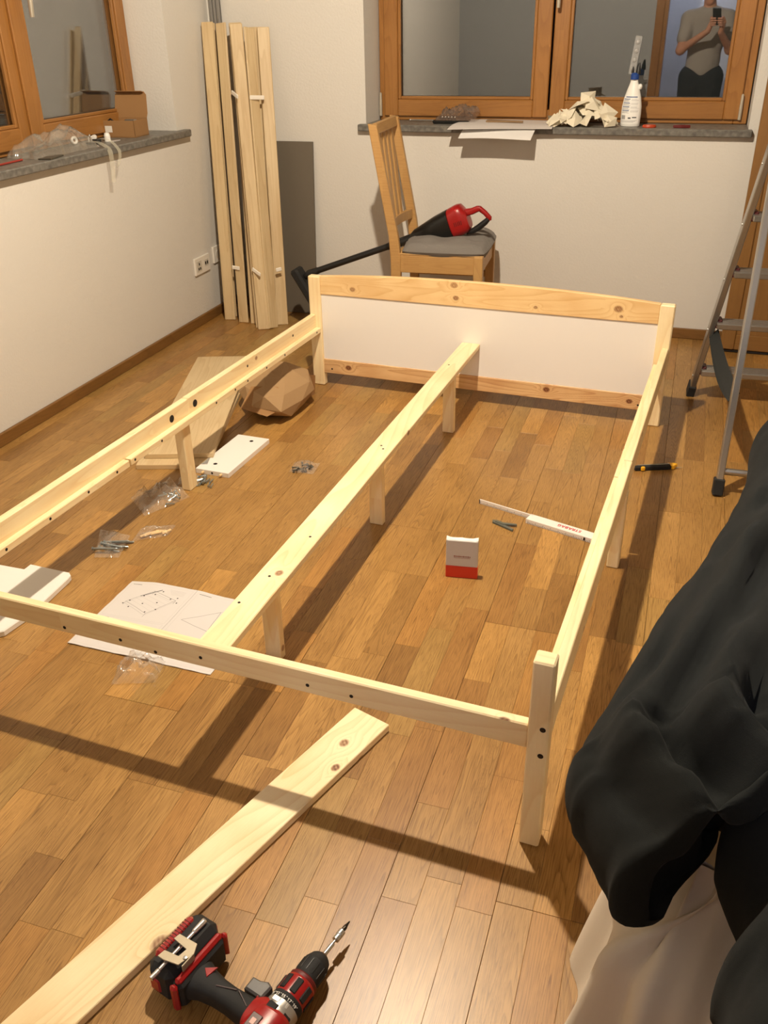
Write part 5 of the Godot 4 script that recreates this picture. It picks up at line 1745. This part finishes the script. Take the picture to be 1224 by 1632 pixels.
	obj("hook_screw", s, stl, foot)

# ------------------------------------------------------------------ dark blanket over a sheet-covered seat
func smooth_path(pts: Array, u: float) -> Vector3:
	var f := clampf(u, 0, 1) * (pts.size() - 1)
	var i := mini(int(f), pts.size() - 2)
	var p0: Vector3 = pts[maxi(i - 1, 0)]
	var p3: Vector3 = pts[mini(i + 2, pts.size() - 1)]
	return pts[i].cubic_interpolate(pts[i + 1], p0, p3, f - i)

func blanket() -> void:
	# plan outline of the hanging edge (x, edge height, z), from the far end round to the near right
	var rim := [Vector3(2.72, 0.43, 2.05), Vector3(2.60, 0.43, 2.09), Vector3(2.525, 0.43, 2.17), Vector3(2.505, 0.43, 2.26), Vector3(2.490, 0.43, 2.44), Vector3(2.445, 0.43, 2.63), Vector3(2.395, 0.43, 2.81), Vector3(2.345, 0.43, 2.976), Vector3(2.290, 0.43, 3.19), Vector3(2.244, 0.43, 3.35), Vector3(2.238, 0.43, 3.405), Vector3(2.262, 0.43, 3.46), Vector3(2.322, 0.43, 3.550), Vector3(2.350, 0.445, 3.550), Vector3(2.388, 0.485, 3.490), Vector3(2.414, 0.515, 3.450), Vector3(2.434, 0.49, 3.500), Vector3(2.448, 0.44, 3.585), Vector3(2.436, 0.43, 3.66), Vector3(2.43, 0.43, 3.76), Vector3(2.50, 0.43, 3.86), Vector3(2.72, 0.43, 3.92), Vector3(2.95, 0.43, 3.93)]
	var prof := [Vector2(0.022, -0.048), Vector2(0.008, -0.062), Vector2(-0.002, -0.045), Vector2(-0.004, 0.0), Vector2(0.004, 0.045), Vector2(0.030, 0.10), Vector2(0.075, 0.150), Vector2(0.13, 0.190), Vector2(0.20, 0.222), Vector2(0.30, 0.245), Vector2(0.42, 0.255), Vector2(0.56, 0.255), Vector2(0.80, 0.250)]
	var n := noise(101, 1.0, 2)
	var top := 0.655
	var f := func(u: float, v: float) -> Vector3:
		var p := smooth_path(rim, u)
		var inn := Vector3(clampf(p.x + 0.30, 2.75, 2.85), 0, clampf(p.z, 2.55, 3.45)) - Vector3(p.x, 0, p.z)
		inn = inn.normalized()
		var k := v * (prof.size() - 1)
		var i := mini(int(k), prof.size() - 2)
		var q: Vector2 = prof[i].cubic_interpolate(prof[i + 1], prof[maxi(i - 1, 0)], prof[mini(i + 2, prof.size() - 1)], k - i)
		var y: float
		if q.y <= 0.0:
			y = p.y + q.y
		else:
			y = lerpf(p.y, top, pow(q.y / 0.255, 1.0 if p.y > 0.4 else 0.55))
		var d := q.x
		# folds running along the edge, gathering towards the near end
		var g := 0.0
		var near := smoothstep(0.12, 0.5, u)
		var w1 := 0.02 * sin(u * 9.0) + 0.03 * n.get_noise_2d(u * 4.0, 1.0)
		for r in [[0.050, 0.016, -0.016], [0.090, 0.022, 0.028], [0.135, 0.018, -0.034], [0.180, 0.024, 0.032], [0.228, 0.018, -0.036], [0.28, 0.026, 0.030], [0.34, 0.022, -0.03], [0.40, 0.03, 0.022]]:
			var dd: float = (d - r[0] - w1 - 0.05 * (0.5 - u)) / r[1]
			g += r[2] * exp(-dd * dd) * (0.35 + 0.65 * near)
		for r in [[0.30, -0.95, 0.018], [0.235, -0.62, -0.020], [0.17, -0.42, 0.020], [0.12, -0.30, -0.016], [0.40, -1.20, -0.020], [0.10, 0.55, -0.016], [0.20, 0.7, 0.016]]:
			var dd: float = (d - r[0] - r[1] * (u - 0.46)) / 0.015
			g += r[2] * exp(-dd * dd) * smoothstep(0.16, 0.3, u) * (1.0 - smoothstep(0.62, 0.72, u))
		var side := smoothstep(0.42, 0.62, u)
		g += side * 0.020 * sin(u * 95.0 + 9.0 * d + 2.0 * n.get_noise_2d(u * 6, d * 5)) * exp(-d * 5.0)
		g += 0.012 * n.get_noise_2d(u * 14.0, d * 9.0) + 0.006 * n.get_noise_2d(u * 40.0, d * 22.0)
		g *= smoothstep(-0.1, 0.12, v)
		var up := smoothstep(-0.02, 0.16, q.y)
		return Vector3(p.x, y, p.z) + inn * d + (Vector3.UP * up - inn * (1.0 - up) * 0.6) * g
	var s := S()
	sheet(s, f, 170, 64)
	var bm := mat("blanket_fleece", c8(33, 35, 35), 0.95, 0.0, 0.15)
	bm.rim_enabled = true
	bm.rim = 0.35
	bm.rim_tint = 0.6
	bm.normal_enabled = true
	bm.normal_texture = noise_normal(19, 0.25, 6.0)
	bm.normal_scale = 0.35
	bm.uv1_triplanar = true
	bm.uv1_scale = Vector3(9, 9, 9)
	var o := obj("blanket", s, bm)
	tag(o, "dark grey fleece blanket heaped in folds over the seat at the right edge", "blanket")
	# white sheet beneath, hanging to the floor
	var hem := [Vector3(2.74, 0, 2.22), Vector3(2.60, 0, 2.34), Vector3(2.53, 0, 2.62), Vector3(2.46, 0, 2.86), Vector3(2.40, 0, 3.10), Vector3(2.352, 0, 3.34), Vector3(2.336, 0, 3.47), Vector3(2.345, 0, 3.545), Vector3(2.40, 0, 3.575), Vector3(2.47, 0, 3.60), Vector3(2.56, 0, 3.66), Vector3(2.72, 0, 3.70), Vector3(2.95, 0, 3.70)]
	s = S()
	sheet(s, func(u: float, v: float) -> Vector3:
		var p := smooth_path(hem, u)
		var q := smooth_path(hem, minf(u + 0.01, 1.0)) - smooth_path(hem, maxf(u - 0.01, 0.0))
		var out := Vector3(-q.z, 0, q.x).normalized() * -1.0
		if out.dot(p - Vector3(2.75, 0, 3.0)) < 0:
			out = -out
		var w := 0.016 * sin(u * 58.0 + 1.0 + 0.7 * sin(v * 3)) + 0.010 * sin(u * 93.0)
		var flare := 0.006 + 0.05 * pow(v, 1.6)
		return p + out * (w * (0.35 + 0.9 * v) + flare - 0.11 * (1.0 - smoothstep(0.0, 0.4, v))) + Vector3(0, 0.41 - 0.408 * v, 0), 150, 30)
	var sm := mat("sheet_cotton", c8(215, 205, 190), 0.9, 0.0, 0.2)
	var st := thing("covered_seat", "white cotton sheet hanging to the floor below the dark blanket", "sheet")
	obj("sheet", s, sm, st)
	s = S()
	var o2 := PackedVector2Array()
	for i in 40:
		var p := smooth_path(hem, i / 39.0)
		o2.append(Vector2(p.x + 0.09, -p.z + 0.06))
	o2.append(Vector2(2.95, -2.22))
	prism(s, o2, 0.02, 0.30, Transform3D(Basis(Vector3.RIGHT, -PI / 2), Vector3.ZERO))
	obj("seat_block", s, sm, st)

# ------------------------------------------------------------------ the photographer, seen in the window's reflection
func person() -> void:
	var t := thing("person", "person in a light t-shirt and dark trousers in the doorway holding up a phone", "person", Vector3(2.23, 0, 4.70))
	var o := t.position
	var P := func(x: float, y: float, z: float) -> Vector3: return Vector3(x, y, z) - o
	var sl: Vector3 = P.call(2.065, 1.300, 4.68)
	var sr: Vector3 = P.call(2.395, 1.300, 4.68)
	var el: Vector3 = P.call(2.025, 1.055, 4.595)
	var er: Vector3 = P.call(2.440, 1.055, 4.60)
	var wl: Vector3 = P.call(2.236, 1.205, 4.425)
	var wr: Vector3 = P.call(2.345, 1.195, 4.425)
	var skin := mat("skin", c8(205, 150, 122), 0.55)
	skin.subsurf_scatter_enabled = true
	skin.subsurf_scatter_strength = 0.1
	var flat := Vector3(1, 1, 1.35)
	var torso := [[P.call(2.23, 0.88, 4.71), P.call(2.23, 1.08, 4.70), 0.125, 0.125, flat], [P.call(2.19, 1.12, 4.70), P.call(2.17, 1.25, 4.69), 0.105, 0.09, flat], [P.call(2.27, 1.12, 4.70), P.call(2.29, 1.25, 4.69), 0.105, 0.09, flat], [sl, P.call(2.23, 1.335, 4.69), 0.052, 0.06], [sr, P.call(2.23, 1.335, 4.69), 0.052, 0.06]]
	var arms := [[sl, el, 0.048, 0.037], [el, wl, 0.036, 0.025], [sr, er, 0.048, 0.037], [er, wr, 0.036, 0.025]]
	var legs := []
	for k in [-1.0, 1.0]:
		var hip: Vector3 = P.call(2.23 + 0.085 * k, 0.83, 4.71)
		var knee: Vector3 = P.call(2.23 + 0.10 * k, 0.45, 4.70)
		var ank: Vector3 = P.call(2.23 + 0.10 * k, 0.085, 4.73)
		legs.append([hip, knee, 0.085, 0.055])
		legs.append([knee, P.call(2.23 + 0.10 * k, 0.32, 4.725), 0.055, 0.052])
		legs.append([P.call(2.23 + 0.10 * k, 0.32, 4.725), ank, 0.052, 0.034])
		legs.append([P.call(2.23 + 0.10 * k, 0.035, 4.75), P.call(2.23 + 0.115 * k, 0.03, 4.58), 0.034, 0.028])
	var neck := [[P.call(2.23, 1.33, 4.69), P.call(2.225, 1.42, 4.675), 0.056, 0.052]]
	var s := S()
	nets(s, torso + arms + legs + neck, 0.013, 0.03)
	# head on its own finer grid
	var hc: Vector3 = P.call(2.222, 1.505, 4.655)
	var H := func(x: float, y: float, z: float) -> Vector3: return hc + Vector3(x, y, z)
	nets(s, [[H.call(0, 0.025, 0.012), H.call(0, 0.035, 0.022), 0.080, 0.080, Vector3(1.08, 1, 0.95)], [H.call(0, -0.03, -0.012), H.call(0, -0.068, -0.026), 0.058, 0.038], [H.call(0, 0.012, -0.072), H.call(0, -0.018, -0.088), 0.010, 0.014], [H.call(-0.03, 0.022, -0.066), H.call(0.03, 0.022, -0.066), 0.014, 0.014], [H.call(-0.018, -0.050, -0.062), H.call(0.018, -0.050, -0.062), 0.010, 0.010], [H.call(-0.036, -0.015, -0.05), H.call(-0.03, -0.03, -0.05), 0.02, 0.018], [H.call(0.036, -0.015, -0.05), H.call(0.03, -0.03, -0.05), 0.02, 0.018], [H.call(-0.077, 0.0, 0.010), H.call(-0.078, -0.025, 0.004), 0.013, 0.009], [H.call(0.077, 0.0, 0.010), H.call(0.078, -0.025, 0.004), 0.013, 0.009], [H.call(0, -0.05, 0.02), P.call(2.225, 1.38, 4.68), 0.05, 0.052]], 0.006, 0.014)
	# hands closed round the phone
	var ph := Transform3D(Basis(Vector3(0.95053, -0.01768, -0.31012), Vector3(-0.13602, 0.87387, -0.46675), Vector3(0.27926, 0.48584, 0.82824)), Vector3(2.297, 1.3145, 4.355) - o)
	for k in [-1.0, 1.0]:
		var w: Vector3 = wl if k < 0 else wr
		var b := []
		var palm: Vector3 = ph * Vector3(0.050 * k, -0.058, 0.018)
		b.append([w, palm, 0.024, 0.020])
		b.append([palm, ph * Vector3(0.047 * k, -0.020, 0.010), 0.020, 0.016])
		for i in 4:
			var y := -0.072 + 0.0195 * i
			var len: float = [0.030, 0.037, 0.040, 0.035][i] * (1.0 if k < 0 else 0.8)
			b.append([ph * Vector3(0.049 * k, y, 0.010), ph * Vector3(0.046 * k, y + 0.004, -0.012), 0.0095, 0.0085])
			b.append([ph * Vector3(0.046 * k, y + 0.004, -0.012), ph * Vector3((0.044 - len) * k, y + 0.006, -0.0125), 0.0085, 0.007])
		b.append([ph * Vector3(0.050 * k, -0.045, 0.020), ph * Vector3(0.040 * k, -0.022, 0.022), 0.012, 0.010])
		b.append([ph * Vector3(0.040 * k, -0.022, 0.022), ph * Vector3(0.016 * k, -0.008, 0.0135), 0.010, 0.0085])
		nets(s, b, 0.0035, 0.005)
	obj("body", s, skin, t)
	# clothes
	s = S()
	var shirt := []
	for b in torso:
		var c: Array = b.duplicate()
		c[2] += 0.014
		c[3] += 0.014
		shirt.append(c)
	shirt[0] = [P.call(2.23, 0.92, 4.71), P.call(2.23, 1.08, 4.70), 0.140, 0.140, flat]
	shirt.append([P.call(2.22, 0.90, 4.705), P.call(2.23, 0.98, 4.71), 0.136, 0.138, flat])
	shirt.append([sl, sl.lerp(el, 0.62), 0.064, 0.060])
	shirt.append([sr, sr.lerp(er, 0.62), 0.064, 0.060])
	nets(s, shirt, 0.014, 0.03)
	obj("t_shirt", s, mat("shirt_dimmed", c8(168, 160, 152), 0.9), t)  # white shirt greyed, the dim light is put into its colour
	s = S()
	var tr := []
	for k in 2:
		for i in 3:
			var c: Array = legs[4 * k + i].duplicate()
			c[2] += 0.026
			c[3] += 0.022
			tr.append(c)
	tr.append([P.call(2.19, 0.82, 4.71), P.call(2.27, 0.82, 4.71), 0.138, 0.138, flat])
	nets(s, tr, 0.015, 0.03)
	obj("trousers", s, mat("trousers_dark", c8(34, 34, 38), 0.9), t)
	s = S()
	nets(s, [[H.call(0, 0.045, 0.035), H.call(0, 0.055, 0.02), 0.086, 0.083, Vector3(1.05, 1, 0.95)], [H.call(-0.062, 0.02, 0.03), H.call(-0.062, -0.03, 0.035), 0.03, 0.02], [H.call(0.062, 0.02, 0.03), H.call(0.062, -0.03, 0.035), 0.03, 0.02], [H.call(0, 0.02, 0.07), H.call(0, -0.055, 0.06), 0.05, 0.035]], 0.008, 0.02)
	obj("hair", s, mat("hair_brown", c8(60, 42, 30), 0.7), t)
	for k in [-1.0, 1.0]:
		s = S()
		lathe(s, [[0.0, -0.011], [0.008, -0.008], [0.011, 0.0], [0.008, 0.008], [0.0, 0.011]], H.call(0.031 * k, 0.004, -0.064), frame_to(Vector3(0, 0, -1)), 14, false)
		obj("eye", s, mat("eye_white", c8(225, 222, 218), 0.2), t)
		s = S()
		lathe(s, [[0.0055, 0.0], [0.004, 0.0012], [0.0, 0.0016]], H.call(0.031 * k, 0.003, -0.0742), frame_to(Vector3(0, -0.1, -1)), 12)
		obj("iris", s, mat("iris_dark", c8(50, 40, 34), 0.2), t)
	s = S()
	cbox(s, Vector3(0.026, 0.003, 0.006), H.call(0, -0.0505, -0.0735), 0.001)
	obj("mouth", s, mat("lips", c8(160, 92, 84), 0.5), t)
	# phone held up in both hands
	var pt := thing("phone", "dark smartphone held upright in both hands by the person", "phone")
	pt.transform = Transform3D(ph.basis, ph.origin + o)
	s = S()
	cbox(s, Vector3(0.072, 0.147, 0.008), Vector3.ZERO, 0.0025)
	obj("case", s, mat("black_plastic", Color.WHITE), pt)
	s = S()
	cbox(s, Vector3(0.066, 0.14, 0.0006), Vector3(0, 0, 0.0042))
	obj("screen", s, mat("screen_dark", c8(12, 12, 14), 0.1), pt)
	s = S()
	cbox(s, Vector3(0.030, 0.030, 0.0012), Vector3(0.016, 0.050, -0.0044), 0.0005)
	obj("lens_plate", s, mat("smoke_plastic", c8(22, 22, 21), 0.3), pt)
